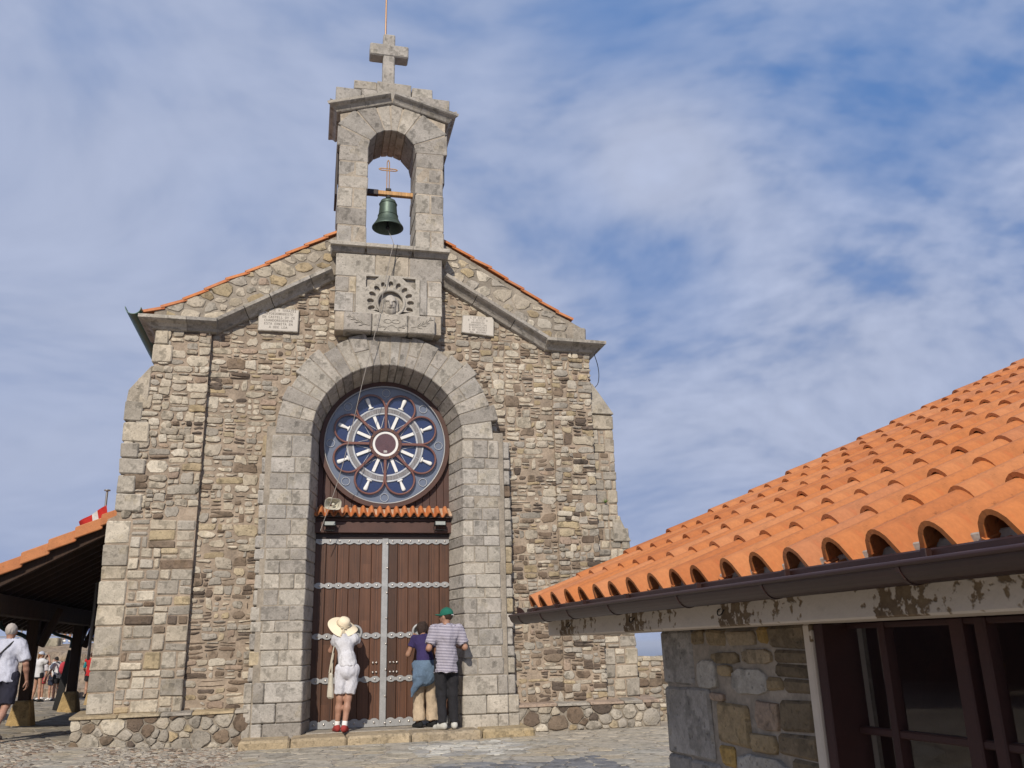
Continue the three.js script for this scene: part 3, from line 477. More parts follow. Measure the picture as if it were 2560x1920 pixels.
{ // rose window: a ship's wheel behind brown tracery, in a boarded arch
  const z = -.40, cx = AX, cy = 4.69;
  const ring = (r0, r1, d, n = 64) => { const pos = [], idx = [], q = [[r0, 0], [r0, d - .005], [r0 + .005, d], [r1 - .005, d], [r1, d - .005], [r1, 0]], m = q.length; for (let i = 0; i < n; i++) for (const [r, z] of q) { const t = i / n * 2 * Math.PI; pos.push(r * Math.cos(t), r * Math.sin(t), z); } for (let i = 0; i < n; i++) for (let k = 0; k < m; k++) { const a = i * m + k, b = i * m + (k + 1) % m, c = (i + 1) % n * m + (k + 1) % m, e = (i + 1) % n * m + k; idx.push(a, e, c, a, c, b); } const g = new THREE.BufferGeometry(); g.setAttribute('position', new THREE.Float32BufferAttribute(pos, 3)); g.setIndex(idx); const f = g.toNonIndexed(); f.computeVertexNormals(); return boxUV(f); };
  const at = (g, dz) => g.translate(cx, cy, z + dz);
  const frame = mesh('rose_window', at(ring(1.035, 1.115, .07), 0), M.brownPaint, church);
  for (let k = 0; k < 19; k++) { const x0 = cx - 1.14 + k * .12, x1 = x0 + .116, xm = Math.abs((x0 + x1) / 2 - cx); mesh('board', box(x0, x1, 3.42, cy + Math.sqrt(Math.max(0, 1.21 ** 2 - xm * xm)), z - .09, z - .03 + rr(-.002, .002), .004), M.brownPaint, frame); }
  const disc = (r, d) => new THREE.CylinderGeometry(r, r, .02, 64).rotateX(Math.PI / 2).translate(cx, cy, z + d);
  mesh('blue_glass', disc(1.04, -.012), M.greyGlass, frame);
  // blue panes behind each petal
  const c = 0.6726, rho = 0.257, TA = Math.PI / 8;
  for (let k = 0; k < 8; k++) {
    const a = (k + .5) * Math.PI / 4, ux = Math.cos(a), uy = Math.sin(a);
    const pts = [[0.2, -.078], ...arcPts(c, 0, rho, -Math.PI / 2 - TA, Math.PI / 2 + TA, 20), [0.2, .078]].map(([x, y]) => [x * ux - y * uy, x * uy + y * ux]);
    mesh('petal_pane', shapeGeo(pts, .006).translate(cx, cy, z + .001), M.blueGlass, frame);
  }
  // ship's wheel
  const wheel = mesh('wheel_rim', at(ring(.565, .635, .018), .008), M.rim, frame);
  mesh('rim_edge', at(ring(.635, .665, .022), .008), M.rimWhite, frame); mesh('rim_edge', at(ring(.535, .565, .022), .008), M.rimWhite, frame);
  for (let k = 0; k < 8; k++) {
    const a = (k + .5) * Math.PI / 4, turn = g => g.rotateZ(a).translate(cx, cy, z + .03);
    mesh('wheel_spoke', turn(box(.27, .525, -.027, .027, -.012, .012, .004)), M.white, frame);
    const prof = [[0, 0], [.048, 0], [.05, .022], [.022, .03], [.02, .05], [.034, .15], [.036, .18], [.028, .20], [0, .207]].map(p => new THREE.Vector2(...p));
    mesh('wheel_handle', turn(new THREE.LatheGeometry(prof, 12).scale(1, 1, .5).rotateZ(-Math.PI / 2).translate(.668, 0, 0)), M.white, frame);
    // pale leading between the spokes
    for (const s of [-1, 1]) { const b = a + s * .135, e = a + s * .345; mesh('leading', bar([cx + .30 * Math.cos(b), cy + .30 * Math.sin(b), z + .012], [cx + .5 * Math.cos(e), cy + .5 * Math.sin(e), z + .012], .008, .006, .001, [0, 0, 1]), M.rimWhite, frame); }
    mesh('leading', bar([cx + .57 * Math.cos(a), cy + .57 * Math.sin(a), z + .03], [cx + .63 * Math.cos(a), cy + .63 * Math.sin(a), z + .03], .006, .004, .001, [0, 0, 1]), M.rimWhite, frame);
  }
  // tracery: eight radial bars that open into petals, small roundels between
  for (let k = 0; k < 8; k++) {
    const a = k * Math.PI / 4, b = (k + .5) * Math.PI / 4;
    mesh('tracery_bar', bar([cx + .27 * Math.cos(a), cy + .27 * Math.sin(a), z + .05], [cx + .64 * Math.cos(a), cy + .64 * Math.sin(a), z + .05], .045, .04, .006, [0, 0, 1]), M.tracery, frame);
    const ap = arcPts(c, 0, rho - .01, -Math.PI / 2 - TA, Math.PI / 2 + TA, 20).map(([x, y]) => [cx + x * Math.cos(b) - y * Math.sin(b), cy + x * Math.sin(b) + y * Math.cos(b), z + .05]);
    mesh('tracery_petal', tube(ap, .0185, 28, 8), M.tracery, frame);
    mesh('roundel', new THREE.TorusGeometry(.068, .005, 6, 24).translate(cx + .925 * Math.cos(a), cy + .925 * Math.sin(a), z + .012), M.rimWhite, frame);
  }
  mesh('outer_rim', new THREE.TorusGeometry(1.03, .012, 6, 72).translate(cx, cy, z + .06), M.silver, frame);
  mesh('hub_ring', at(ring(.225, .278, .05), .03), std([.13, .042, .018], { roughness: .4, map: plainMap }), frame);
  for (let k = 0; k < 8; k++) { const a = k * .785 + .3; mesh('hub_bolt', new THREE.SphereGeometry(.012, 8, 6).translate(cx + .252 * Math.cos(a), cy + .252 * Math.sin(a), z + .088), M.gold, frame); }
  mesh('hub_white_ring', at(ring(.178, .222, .02), .04), M.white, frame);
  mesh('hub_disc', disc(.18, .045), std([.135, .058, .062], { roughness: .35, map: plainMap }), frame);
  mesh('hub_label', box(cx - .03, cx + .03, cy - .155, cy - .115, z + .05, z + .06, .003), std([.5, .48, .46]), frame);
  mesh('window_pane', new THREE.CircleGeometry(1.03, 64).translate(cx, cy, z + .11), M.pane, frame);
}
// ---- cornices. profile drawn from the wall outwards: lit fillet above a hollow
const CORN = (s = 1, h = 1) => [[-.05, 0], [.02, 0], [.045 * s, .012 * h], [.07 * s, .05 * h], [.115 * s, .09 * h], [.185 * s, .115 * h], [.20 * s, .125 * h], [.215 * s, .135 * h], [.215 * s, .19 * h], [.16 * s, .205 * h], [-.05, .235 * h]];
function sweep(prof, a, b, out, capA = 0, capB = 0) { // profile (o, h) swept from a to b; out = outward direction; caps skew the ends along the path by o
  const A = new THREE.Vector3(...a), B = new THREE.Vector3(...b), d = B.clone().sub(A).normalize(), o = new THREE.Vector3(...out), u = o.clone().cross(d); if (u.y < 0) u.negate(); u.set(0, 1, 0).addScaledVector(d, -d.y).normalize();
  const pos = [], idx = [], n = prof.length; for (const [P, cap] of [[A, capA], [B, capB]]) for (const [x, y] of prof) pos.push(...P.clone().addScaledVector(o, x).addScaledVector(u, y).addScaledVector(d, x * cap).toArray());
  for (let i = 0; i < n; i++) { const j = (i + 1) % n; idx.push(i, j, n + j, i, n + j, n + i); }
  const f = THREE.ShapeUtils.triangulateShape(prof.map(p => new THREE.Vector2(...p)), []); for (const t of f) { idx.push(t[0], t[1], t[2]); idx.push(n + t[0], n + t[2], n + t[1]); }
  let g = new THREE.BufferGeometry(); g.setAttribute('position', new THREE.Float32BufferAttribute(pos, 3)); g.setIndex(idx); g = g.toNonIndexed(); g.computeVertexNormals(); return boxUV(g, R0() * 9, R0() * 9);
}
{
  const pieces = (parent, a, b, fr, z, cut) => { for (let k = 0; k + 1 < fr.length; k++) { const t0 = fr[k], t1 = fr[k + 1] - (k + 2 < fr.length ? .006 : 0), L = (p, q, t) => [lerp(p[0], q[0], t), lerp(p[1], q[1], t) + 0, z]; mesh('cornice_stone', paint(sweep(CORN(1.1, 1.0), L(a, b, t0), L(a, b, t1), [0, 0, 1], k === 0 ? cut[0] : 0, k + 2 === fr.length ? cut[1] : 0), mixCol([['ash', 1]]).map(v => v * .9)), M.ashlar, parent); } };
  const cl = mesh('raking_cornice', hexa([[-2.9, 6.40, -.3], [-1.0, 7.52, -.3], [-2.9, 6.60, -.3], [-1.0, 7.70, -.3], [-2.9, 6.40, .0], [-1.0, 7.52, .0], [-2.9, 6.60, .0], [-1.0, 7.70, .0]], .01), M.mortarGrey, church);
  pieces(cl, [-2.92, 6.39], [-1.01, 7.52], [0, .27, .48, .82, 1], .03, [0, 0]);
  pieces(cl, [-3.87, 6.39], [-2.90, 6.385], [0, .52, 1], .1, [-1, 0]);
  const cr = mesh('raking_cornice', hexa([[.85, 7.56, -.3], [2.75, 6.44, -.3], [.85, 7.72, -.3], [2.75, 6.62, -.3], [.85, 7.56, .0], [2.75, 6.44, .0], [.85, 7.72, .0], [2.75, 6.62, .0]], .01), M.mortarGrey, church);
  pieces(cr, [.84, 7.54], [2.77, 6.40], [0, .3, .66, 1], .03, [0, 0]);
  pieces(cr, [2.74, 6.40], [3.61, 6.385], [0, .56, 1], .05, [0, 1]);
  // returns of the end cornices along the side walls
  mesh('cornice_stone', paint(sweep(CORN(1.1), [-3.87, 6.39, .1], [-3.87, 6.39, -.9], [-1, 0, 0], -1, 0), C.ash[1]), M.ashlar, cl);
  mesh('cornice_stone', paint(sweep(CORN(1.1), [3.61, 6.385, -.9], [3.61, 6.385, .05], [1, 0, 0], 0, 1), C.ash[1]), M.ashlar, cr);
}
{ // rubble parapets above the raking cornice
  const gl = shapeGeo([[-3.95, 6.5], [-2.9, 6.55], [-1.0, 7.62], [-1.0, 8.36], [-3.9, 6.76]], .42).translate(0, 0, -.35), pl = mesh('gable_parapet', gl, M.mortarGrey, church); pl.userData.label = 'left parapet with yellow stones above the cornice';
  rubble(pl, 'parapet_stone', { x0: -3.75, x1: -1.06, y0: 6.6, y1: 8.3, inside: (x, y) => y < roofY(x) - .12 && y > 6.66 + Math.max(0, x + 2.8) * .58, rmin: .07, rmax: .19, aniso: 1.35, tries: 3000, seed: 41, pw: 1 }, { z: .07, d: [.006, .02], gap: [.004, .016], rough: .2, round: .12, flat: .9, mix: [['ochre', 30], ['lime', 54], ['grey', 18], ['pink', 6]], keep: (x, y) => [x, Math.min(y, roofY(x) - .13)] });
  const gr = shapeGeo([[.8, 7.68], [2.72, 6.56], [3.52, 6.6], [3.52, 6.86], [3.26, 7.0], [.8, 8.43]], .40).translate(0, 0, -.35), pr = mesh('gable_parapet', gr, M.mortarGrey, church); pr.userData.label = 'right parapet with worn stones above the cornice';
  rubble(pr, 'parapet_stone', { x0: .88, x1: 3.2, y0: 6.6, y1: 8.3, inside: (x, y) => y < roofY(x) - .14 && y > 7.80 - Math.max(0, x - .85) * .57, rmin: .07, rmax: .19, aniso: 1.35, tries: 3000, seed: 43, pw: 1 }, { z: .05, d: [.004, .016], gap: [.004, .016], rough: .2, round: .12, flat: .9, mix: [['ochre', 14], ['lime', 46], ['grey', 40]], keep: (x, y) => [x, Math.min(y, roofY(x) - .15)] });
  block(pr, 'kneeler_stone', 3.27, 3.555, 6.62, 6.90, -.4, .06, C.grey[1], .03, .01);
  // tiles along the verges and the nave roof behind
  const verge = (pts, side) => { for (let k = 0; k + 1 < pts.length; k++) { const a = pts[k], b = pts[k + 1]; const t = tileGeo(.24, .07, .02, Math.hypot(b[0] - a[0], b[1] - a[1]) + .05, .018, .03, pick(TC), 10, side > 0 ? 1 : 0); const m = mesh('verge_tile', t, M.tile, church); const X = new THREE.Vector3(b[0] - a[0], b[1] - a[1], 0).normalize(), Y = new THREE.Vector3(-X.y, X.x, 0); if (Y.y < 0) Y.negate(); const Zx = new THREE.Vector3().crossVectors(Y, X); m.quaternion.setFromRotationMatrix(new THREE.Matrix4().makeBasis(Zx, Y, X)); m.position.set(a[0], a[1] - .085, .03); } };
  verge([[-4.11, 6.74], [-3.80, 6.85], [-3.46, 7.01], [-3.13, 7.21], [-2.81, 7.42], [-2.49, 7.58], [-2.17, 7.77], [-1.84, 7.98], [-1.53, 8.17], [-1.20, 8.37], [-.95, 8.52]], -1);
  verge([[.75, 8.56], [1.05, 8.39], [1.39, 8.19], [1.72, 8.02], [2.02, 7.82], [2.32, 7.64], [2.65, 7.43], [2.97, 7.24], [3.24, 7.10]], 1);
  const rm = std([.55, .19, .06], { map: clayMap });
  const slab = (a, b) => hexa([[a[0], a[1] - .14, -12], [b[0], b[1] - .14, -12], [a[0], a[1] - .06, -12], [b[0], b[1] - .06, -12], [a[0], a[1] - .14, -.1], [b[0], b[1] - .14, -.1], [a[0], a[1] - .06, -.1], [b[0], b[1] - .06, -.1]], .01);
  mesh('nave_roof', slab([-4.1, 6.76], [AX, 7.95]), rm, church); mesh('nave_roof', slab([AX, 7.95], [3.6, 6.75]), rm, church);
  mesh('side_wall', box(-3.95, -3.3, -.3, 6.5, -12, -.8, .02), M.mortar, church); mesh('side_wall', box(3.0, 3.6, -.3, 6.5, -12, -.65, .02), M.mortar, church); mesh('rear_wall', shapeGeo([[-3.9, -.3], [3.6, -.3], [3.6, 6.6], [AX, 7.8], [-3.9, 6.6]], .5).translate(0, 0, -12), M.mortar, church);
  // green half-round gutter along the left eave
  const hp = arcPts(0, 0, .125, Math.PI, 2 * Math.PI, 12), hi = arcPts(0, 0, .115, 2 * Math.PI, Math.PI, 12); const gg = shapeGeo([...hp, ...hi], 11.8).translate(-4.21, 6.72, -11.55); mesh('green_gutter', gg, M.greenMetal, church);
  mesh('eave_soffit', hexa([[-4.05, 6.60, -11.9], [-3.8, 6.60, -11.9], [-4.05, 6.63, -11.9], [-3.8, 6.63, -11.9], [-4.05, 6.60, -.9], [-3.8, 6.6, -.9], [-4.05, 6.63, -.9], [-3.8, 6.63, -.9]], .004), std([.42, .22, .12]), church);
}
{ // block under the bell gable, carved relief and plaques
  const B = mesh('gable_base', box(-1.0, .82, 6.5, 7.95, -.3, .29, .01), M.mortarCream, church), a = () => mixCol([['ash', 3], ['lime', 1]]);
  const row = (y0, y1, xs, dz = 0) => { for (let k = 0; k + 1 < xs.length; k++) block(B, 'ashlar_block', xs[k] + .005, xs[k + 1] - .005, y0 + .005, y1 - .005, .1, .30 + dz + rr(-.006, .008), a(), .012, .005); };
  row(7.50, 7.94, [-1.02, -.34, .25, .84]); row(7.20, 7.50, [-1.02, -.78, -.66]); row(6.84, 7.20, [-1.02, -.70, -.66]); row(7.20, 7.50, [.44, .58, .84]); row(6.84, 7.20, [.44, .55, .84]);
  // relief panel with corner sinkings, a ring of gouged petals and a bearded head
  const sink = [[[-.50, .62], [-.27, .62], [-.50, .40]], [[.36, .62], [.12, .62], [.36, .40]]].map(t => t.map(([x, y]) => [x, 6.88 + y]));
  const pet = Array.from({ length: 11 }, (_, k) => { const t = Math.PI * (-.10 + 1.20 * k / 10); return arcPts(-.07 + .345 * Math.cos(t), 7.02 + .345 * Math.sin(t), .053, 0, 6.2832, 10).slice(0, -1).map(([x, y]) => { const dx = x - (-.07 + .345 * Math.cos(t)), dy = y - (7.02 + .345 * Math.sin(t)), r = dx * Math.cos(t) + dy * Math.sin(t), s = -dx * Math.sin(t) + dy * Math.cos(t); return [-.07 + .345 * Math.cos(t) + 1.25 * r * Math.cos(t) - .85 * s * Math.sin(t), 7.02 + .345 * Math.sin(t) + 1.25 * r * Math.sin(t) + .85 * s * Math.cos(t)]; }).reverse(); });
  const cup = arcPts(-.07, 7.02, .235, 0, 6.2832, 28).slice(0, -1).reverse();
  const rel = mesh('relief_panel', paint(shapeGeo([[-.66, 6.80], [.43, 6.80], [.43, 7.53], [-.66, 7.53]], .07, [...sink, ...pet, cup], .004).translate(0, 0, .29), C.ash[2]), M.ashlar, church);
  block(rel, 'relief_ground', -.65, .42, 6.81, 7.52, .24, .302, C.ash[0], .004, 0);
  mesh('relief_cornerpost', paint(box(.43, .565, 6.84, 7.50, .2, .335, .01), C.ash[4]), M.ashlar, rel);
  mesh('halo_moulding', paint(new THREE.TorusGeometry(.235, .028, 8, 36).translate(-.07, 7.02, .36), C.ash[2]), M.ashlar, rel);
  reliefPanel = rel;
  // garland course below, in three stones with carved sprays
  const gr = (x0, x1, c) => block(rel, 'garland_stone', x0, x1, 6.46, 6.80, .1, .415, c, .018, .004);
  gr(-.855, -.385, C.ash[1]); gr(-.375, .225, C.ash[2]); gr(.235, .695, C.ash[0]);
  const spray = (pts, n, len) => { const l = [tube(pts.map(p => [p[0], p[1], .417]), .007, 20, 5)]; const cv = new THREE.CatmullRomCurve3(pts.map(p => new THREE.Vector3(p[0], p[1], .418))); for (let i = 1; i <= n; i++) { const t = i / (n + .5), P = cv.getPoint(t), d = cv.getTangent(t); for (const s of [-1, 1]) { const a2 = Math.atan2(d.y, d.x) + s * .55, L = len * (1 - t * .4); l.push(new THREE.SphereGeometry(1, 8, 6).scale(L / 2, .010, .009).translate(L / 2, 0, 0).rotateZ(a2).translate(P.x, P.y, .418)); } } return paint(merge(l), C.ash[2]); };
  mesh('carved_spray', spray([[-.42, 6.57], [-.55, 6.60], [-.66, 6.66], [-.78, 6.73]], 4, .12), M.ashlar, rel); mesh('carved_spray', spray([[.28, 6.57], [.41, 6.60], [.52, 6.66], [.63, 6.75]], 4, .12), M.ashlar, rel);
  mesh('carved_spray', spray([[-.05, 6.60], [-.15, 6.55], [-.25, 6.56], [-.35, 6.60]], 3, .09), M.ashlar, rel); mesh('carved_spray', spray([[-.05, 6.60], [.05, 6.55], [.13, 6.57], [.2, 6.62]], 3, .09), M.ashlar, rel); mesh('carved_bow', paint(merge([new THREE.TorusGeometry(.05, .009, 6, 18).scale(1.3, .7, 1).translate(-.12, 6.66, .418), new THREE.TorusGeometry(.05, .009, 6, 18).scale(1.3, .7, 1).translate(.02, 6.66, .418)]), C.ash[2]), M.ashlar, rel);
  // two inscribed plaques: incised letters
  const plaque = (pts, lines, lbl, m0, size) => {
    const n = 512, h = 320, cv = document.createElement('canvas'); cv.width = n; cv.height = h; const ctx = cv.getContext('2d'); ctx.fillStyle = '#c3bcb2'; ctx.fillRect(0, 0, n, h);
    const f = rng(m0); for (let i = 0; i < 5000; i++) { const v = 150 + f() * 80; ctx.fillStyle = `rgba(${v},${v - 6},${v - 12},.28)`; const s = 1 + f() * 5; ctx.fillRect(f() * n, f() * h, s, s); }
    ctx.fillStyle = '#6b645d'; ctx.font = `bold ${size}px monospace`; ctx.textAlign = 'center'; lines.forEach((t, i) => { ctx.fillText(t, n / 2, 52 + i * (h - 70) / (lines.length - .6)); });
    const tx = new THREE.CanvasTexture(cv); tx.colorSpace = THREE.SRGBColorSpace;
    const [x0, x1, y0, y1] = [Math.min(...pts.map(p => p[0])), Math.max(...pts.map(p => p[0])), Math.min(...pts.map(p => p[1])), Math.max(...pts.map(p => p[1]))];
    const g = shapeGeo(pts, .06, [], .006).translate(0, 0, .0), p = mesh('inscribed_plaque', paint(g, C.ash[2]), M.ashlar, church); p.userData.label = lbl;
    const s = new THREE.ShapeGeometry(new THREE.Shape(pts.map(([x, y]) => new THREE.Vector2(lerp((x0 + x1) / 2, x, .97), lerp((y0 + y1) / 2, y, .95))))); const ps = s.attributes.position, uv = []; for (let i = 0; i < ps.count; i++) uv.push((ps.getX(i) - x0) / (x1 - x0), (ps.getY(i) - y0) / (y1 - y0)); s.setAttribute('uv', new THREE.Float32BufferAttribute(uv, 2)); s.translate(0, 0, .069);
    mesh('inscription', s, new THREE.MeshStandardMaterial({ map: tx, roughness: .95 }), p);
  };
  plaque([[-2.26, 6.50], [-1.61, 6.505], [-1.605, 6.90], [-1.95, 6.92], [-2.26, 6.82]], ['AN JASE Y TERAZEI', 'NEYOEDOMODESTO', 'EN CASTELL OY ZE', 'CUANDOREDEDEVN', 'ESTA ERMITA EN', 'A ODE LDA'], 'left plaque with six lines of worn letters', 7, 44);
  plaque([[1.225, 6.67], [1.80, 6.625], [1.81, 6.93], [1.78, 6.985], [1.245, 7.00]], ['L ET AVEIN', 'E  Y ICTIST O', 'ARVODESIA', 'EDMRENTEJIVO', 'N NIOKOAINCZ', 'A AN TINIDES', 'NAL NOISNUO'], 'right plaque with seven lines of worn letters', 9, 40);
}
{ // bell gable: ledge, two piers, arch, pitched cornice, stepped top, cross
  const led = mesh('bell_gable_ledge', box(-1.0, .83, 7.95, 8.06, -.75, .30, .01), M.mortarGrey, church);
  const seg = [[-1.12, -.52], [-.51, .30], [.31, .955]]; for (const [x0, x1] of seg) mesh('ledge_stone', paint(hexa([[x0, 7.95, -.8], [x1, 7.95, -.8], [x0, 8.09, -.8], [x1, 8.09, -.8], [x0 + .02, 7.94, .33], [x1 - .02, 7.94, .33], [x0, 8.09, .44], [x1, 8.09, .44]], .012), C.ash[4].map(v => v * .9)), M.ashlar, led);
  for (const [x0, x1, y] of seg.map(s => [s[0], s[1], 8.0])) mesh('ledge_fillet', paint(box(x0 - .004, x1 + .004, 8.02, 8.095, .30, .447, .008), C.ash[2]), M.ashlar, led);
  const zb = -.62, pier = (x0, x1, lbl) => {
    const p = mesh('bell_gable_pier', box(x0 + .012, x1 - .012, 8.09, 10.1, zb + .012, .295, .01), M.mortarCream, church); p.userData.label = lbl; const ys = [8.09, 8.48, 8.83, 9.22, 9.47, 9.76, 10.08];
    ys.slice(0, -1).forEach((y, k) => { const yb = ys[k + 1] - .012, x2 = lerp(x0, x1, rr(.42, .58)), e = rr(-.012, .012); const put = (a, b) => block(p, 'ashlar_block', a, b, y, yb, zb, .30 + rr(-.006, .006), mixCol([['ash', 1]]), .014, .006); if (k % 2 === 0) { put(x0 + e, x2 - .007); put(x2 + .007, x1 + e); } else put(x0 + e, x1 + e); }); return p;
  };
  pier(-1.03, -.515, 'left pier of the bell gable'); pier(.355, .865, 'right pier of the bell gable');
  // arch head as voussoirs over a semicircle
  const ac = [-.085, 10.05], r = .435, head = mesh('bell_gable_arch', shapeGeo([[-1.0, 10.08], ...arcPts(...ac, r + .02, Math.PI, 0, 20), [.88, 10.08], [.9, 10.74], [-.1, 11.02], [-1.04, 10.72]], .9).translate(0, 0, zb + .012), M.mortarCream, church);
  const outer = t => { const c = Math.cos(t), s = Math.sin(t); let k = 1e9; if (c > 1e-6) k = Math.min(k, (.935 - ac[0]) / c); if (c < -1e-6) k = Math.min(k, (-1.075 - ac[0]) / c); const f = x => x < -.1 ? lerp(10.75, 11.06, (x + 1.075) / .975) : lerp(11.06, 10.77, (x + .1) / 1.035); for (let q = .3; q < 2; q += .01) { const x = ac[0] + q * c, y = ac[1] + q * s; if (y > f(x)) { k = Math.min(k, q); break; } } return k; };
  const ang = [Math.PI, 2.72, 2.28, 1.9, 1.62, 1.36, 1.0, .42, 0];
  for (let k = 0; k + 1 < ang.length; k++) { const a0 = ang[k] - .012, a1 = ang[k + 1] + .012, P = (t, q, z) => [ac[0] + q * Math.cos(t), ac[1] + q * Math.sin(t) + (t > 3.1 || t < .03 ? .005 : 0), z], dz = rr(-.004, .008); mesh('voussoir', paint(hexa([P(a0, r, zb), P(a1, r, zb), P(a0, outer(a0), zb), P(a1, outer(a1), zb), P(a0, r, .30 + dz), P(a1, r, .30 + dz), P(a0, outer(a0), .30 + dz), P(a1, outer(a1), .30 + dz)], .01), mixCol([['ash', 1]])), M.ashlar, head); }
  const cap = mesh('pitched_cornice', shapeGeo([[-1.07, 10.74], [-.1, 11.05], [.93, 10.76], [.93, 10.92], [-.1, 11.2], [-1.07, 10.9]], .9).translate(0, 0, zb - .02), M.mortarGrey, church);
  const cp = (a, b, c0, c1, o, z) => mesh('cornice_stone', paint(sweep(CORN(.75, .95), a, b, o, c0, c1), mixCol([['ash', 1]]).map(v => v * .9)), M.ashlar, cap);
  cp([-1.075, 10.73, .30], [-.58, 10.89, .30], -1, 0, [0, 0, 1]); cp([-.575, 10.89, .30], [-.1, 11.045, .30], 0, 0, [0, 0, 1]); cp([-.1, 11.045, .30], [.42, 10.90, .30], 0, 0, [0, 0, 1]); cp([.425, 10.90, .30], [.935, 10.755, .30], 0, 1, [0, 0, 1]);
  cp([-1.075, 10.73, -.66], [-1.075, 10.73, .30], -1, 1, [-1, 0, 0]); cp([.935, 10.755, -.66], [.935, 10.755, .30], -1, 1, [1, 0, 0]);
  const top = mesh('stepped_top', box(-.9, .8, 10.9, 11.3, -.5, .12, .01), M.mortarGrey, church);
  for (const [x0, x1, y0, y1, z1] of [[-1.13, -.67, 11.0, 11.37, .20], [-.66, -.36, 11.05, 11.40, .19], [-.80, -.38, 11.40, 11.60, .16], [-.375, .27, 11.1, 11.60, .18], [.28, .68, 11.1, 11.56, .18], [.30, 1.0, 10.95, 11.34, .20]]) block(top, 'ashlar_block', x0, x1, y0, y1, -.52, z1, mixCol([['ash', 1]]), .014, .008);
  const cr = mesh('stone_cross', paint(box(-.265, -.035, 11.58, 12.83, -.22, .02, .022), C.ash[4]), M.ashlar, church); cr.userData.label = 'stone cross on top of the bell gable';
  mesh('cross_arm', paint(box(-.52, .225, 12.31, 12.58, -.235, .035, .022), C.ash[4]), M.ashlar, cr);
  const cover = [[[-1.06, 9.2, 10.05]], [[.9, 9.6, 10.0]]]; for (const [[x, y0, y1]] of cover) mesh('slate_flashing', box(x - .02, x + .02, y0, y1, -.6, .05, .004), M.darkBrown, church);
}
{ // front step
  const st = thing('doorstep', 'long sandstone step of five blocks before the chapel door', 'step');
  const xs = [-2.12, -1.41, -.62, .30, 1.35, 2.16]; for (let k = 0; k < 5; k++) mesh('step_block', paint(hexa([[xs[k] + .006, -.1, -.3], [xs[k + 1] - .006, -.1, -.3], [xs[k] + .006, .125, -.3], [xs[k + 1] - .006, .125, -.3], [xs[k] + .006 + rr(-.004, .01), -.1, J(.86, .012)], [xs[k + 1] - .006, -.1, J(.86, .012)], [xs[k] + .006, J(.125, .006), J(.84, .012)], [xs[k + 1] - .006, J(.125, .006), J(.84, .012)]], .032), [[.47, .37, .25], [.44, .345, .235], [.49, .39, .27], [.42, .34, .25], [.45, .35, .22]][k]), M.stone, st);
}
{ // bell with its beam and gilt cross
  const b = thing('church_bell', 'green bronze bell hanging in the open arch', 'bell');
  const prof = [[0, 9.27], [.09, 9.265], [.135, 9.24], [.155, 9.19], [.158, 9.12], [.168, 9.0], [.185, 8.90], [.215, 8.81], [.26, 8.745], [.285, 8.705], [.287, 8.69], [.275, 8.685], [.24, 8.74], [.19, 8.82], [.16, 8.93], [.14, 9.1], [.12, 9.22], [0, 9.245]].map(p => new THREE.Vector2(...p));
  mesh('bell_body', new THREE.LatheGeometry(prof, 40).translate(-.105, 0, -.12), M.bronze, b);
  for (const y of [9.17, 8.93, 8.80]) mesh('bell_band', new THREE.TorusGeometry(y > 9 ? .161 : y > 8.9 ? .183 : .222, .006, 6, 36).rotateX(Math.PI / 2).translate(-.105, y, -.12), M.bronze, b);
  mesh('bell_crown', merge([box(-.135, -.075, 9.25, 9.40, -.15, -.09, .012), box(-.155, -.055, 9.44, 9.50, -.16, -.08, .01), box(-.15, -.06, 9.30, 9.34, -.16, -.08, .01)]), M.black, b);
  mesh('clapper', tube([[-.105, 9.15, -.12], [-.105, 8.7, -.12]], .018, 4, 8).toNonIndexed(), M.black, b); mesh('clapper_ball', new THREE.SphereGeometry(.04, 12, 8).translate(-.105, 8.70, -.12), M.black, b);
  mesh('yoke_beam', box(-.30, .37, 9.355, 9.44, -.17, -.08, .008), M.gold, b); mesh('beam_end', box(-.53, -.29, 9.345, 9.45, -.175, -.075, .008), M.darkBrown, b);
  const gx = (w, x0, x1, y0, y1) => merge([bar([x0, y0, -.12], [x0, y1, -.12], w, w), bar([x1, y0, -.12], [x1, y1, -.12], w, w), bar([x0, y1, -.12], [(x0 + x1) / 2, y1 + .05, -.12], w, w), bar([x1, y1, -.12], [(x0 + x1) / 2, y1 + .05, -.12], w, w)]);
  mesh('gilt_cross', merge([gx(.017, -.137, -.093, 9.48, 10.06), bar([-.25, 9.925, -.12], [.02, 9.925, -.12], .017, .017, .002, [0, 0, 1]), bar([-.25, 9.885, -.12], [.02, 9.885, -.12], .017, .017, .002, [0, 0, 1]), bar([-.25, 9.925, -.12], [-.29, 9.905, -.12], .017, .017, .002, [0, 0, 1]), bar([-.25, 9.885, -.12], [-.29, 9.905, -.12], .017, .017, .002, [0, 0, 1]), bar([.02, 9.925, -.12], [.06, 9.905, -.12], .017, .017, .002, [0, 0, 1]), bar([.02, 9.885, -.12], [.06, 9.905, -.12], .017, .017, .002, [0, 0, 1])]), M.gold, b);
  mesh('rope_pulley', merge([new THREE.TorusGeometry(.03, .012, 6, 14).translate(.0, 8.20, .1), bar([.0, 8.06, .1], [-.03, 8.22, .1], .014, .014), bar([.04, 8.06, .1], [.02, 8.22, .1], .014, .014), box(-.1, .12, 8.09, 8.115, .06, .14, .003), box(-.23, -.11, 8.09, 8.15, .04, .14, .004)]), M.black, b);
}
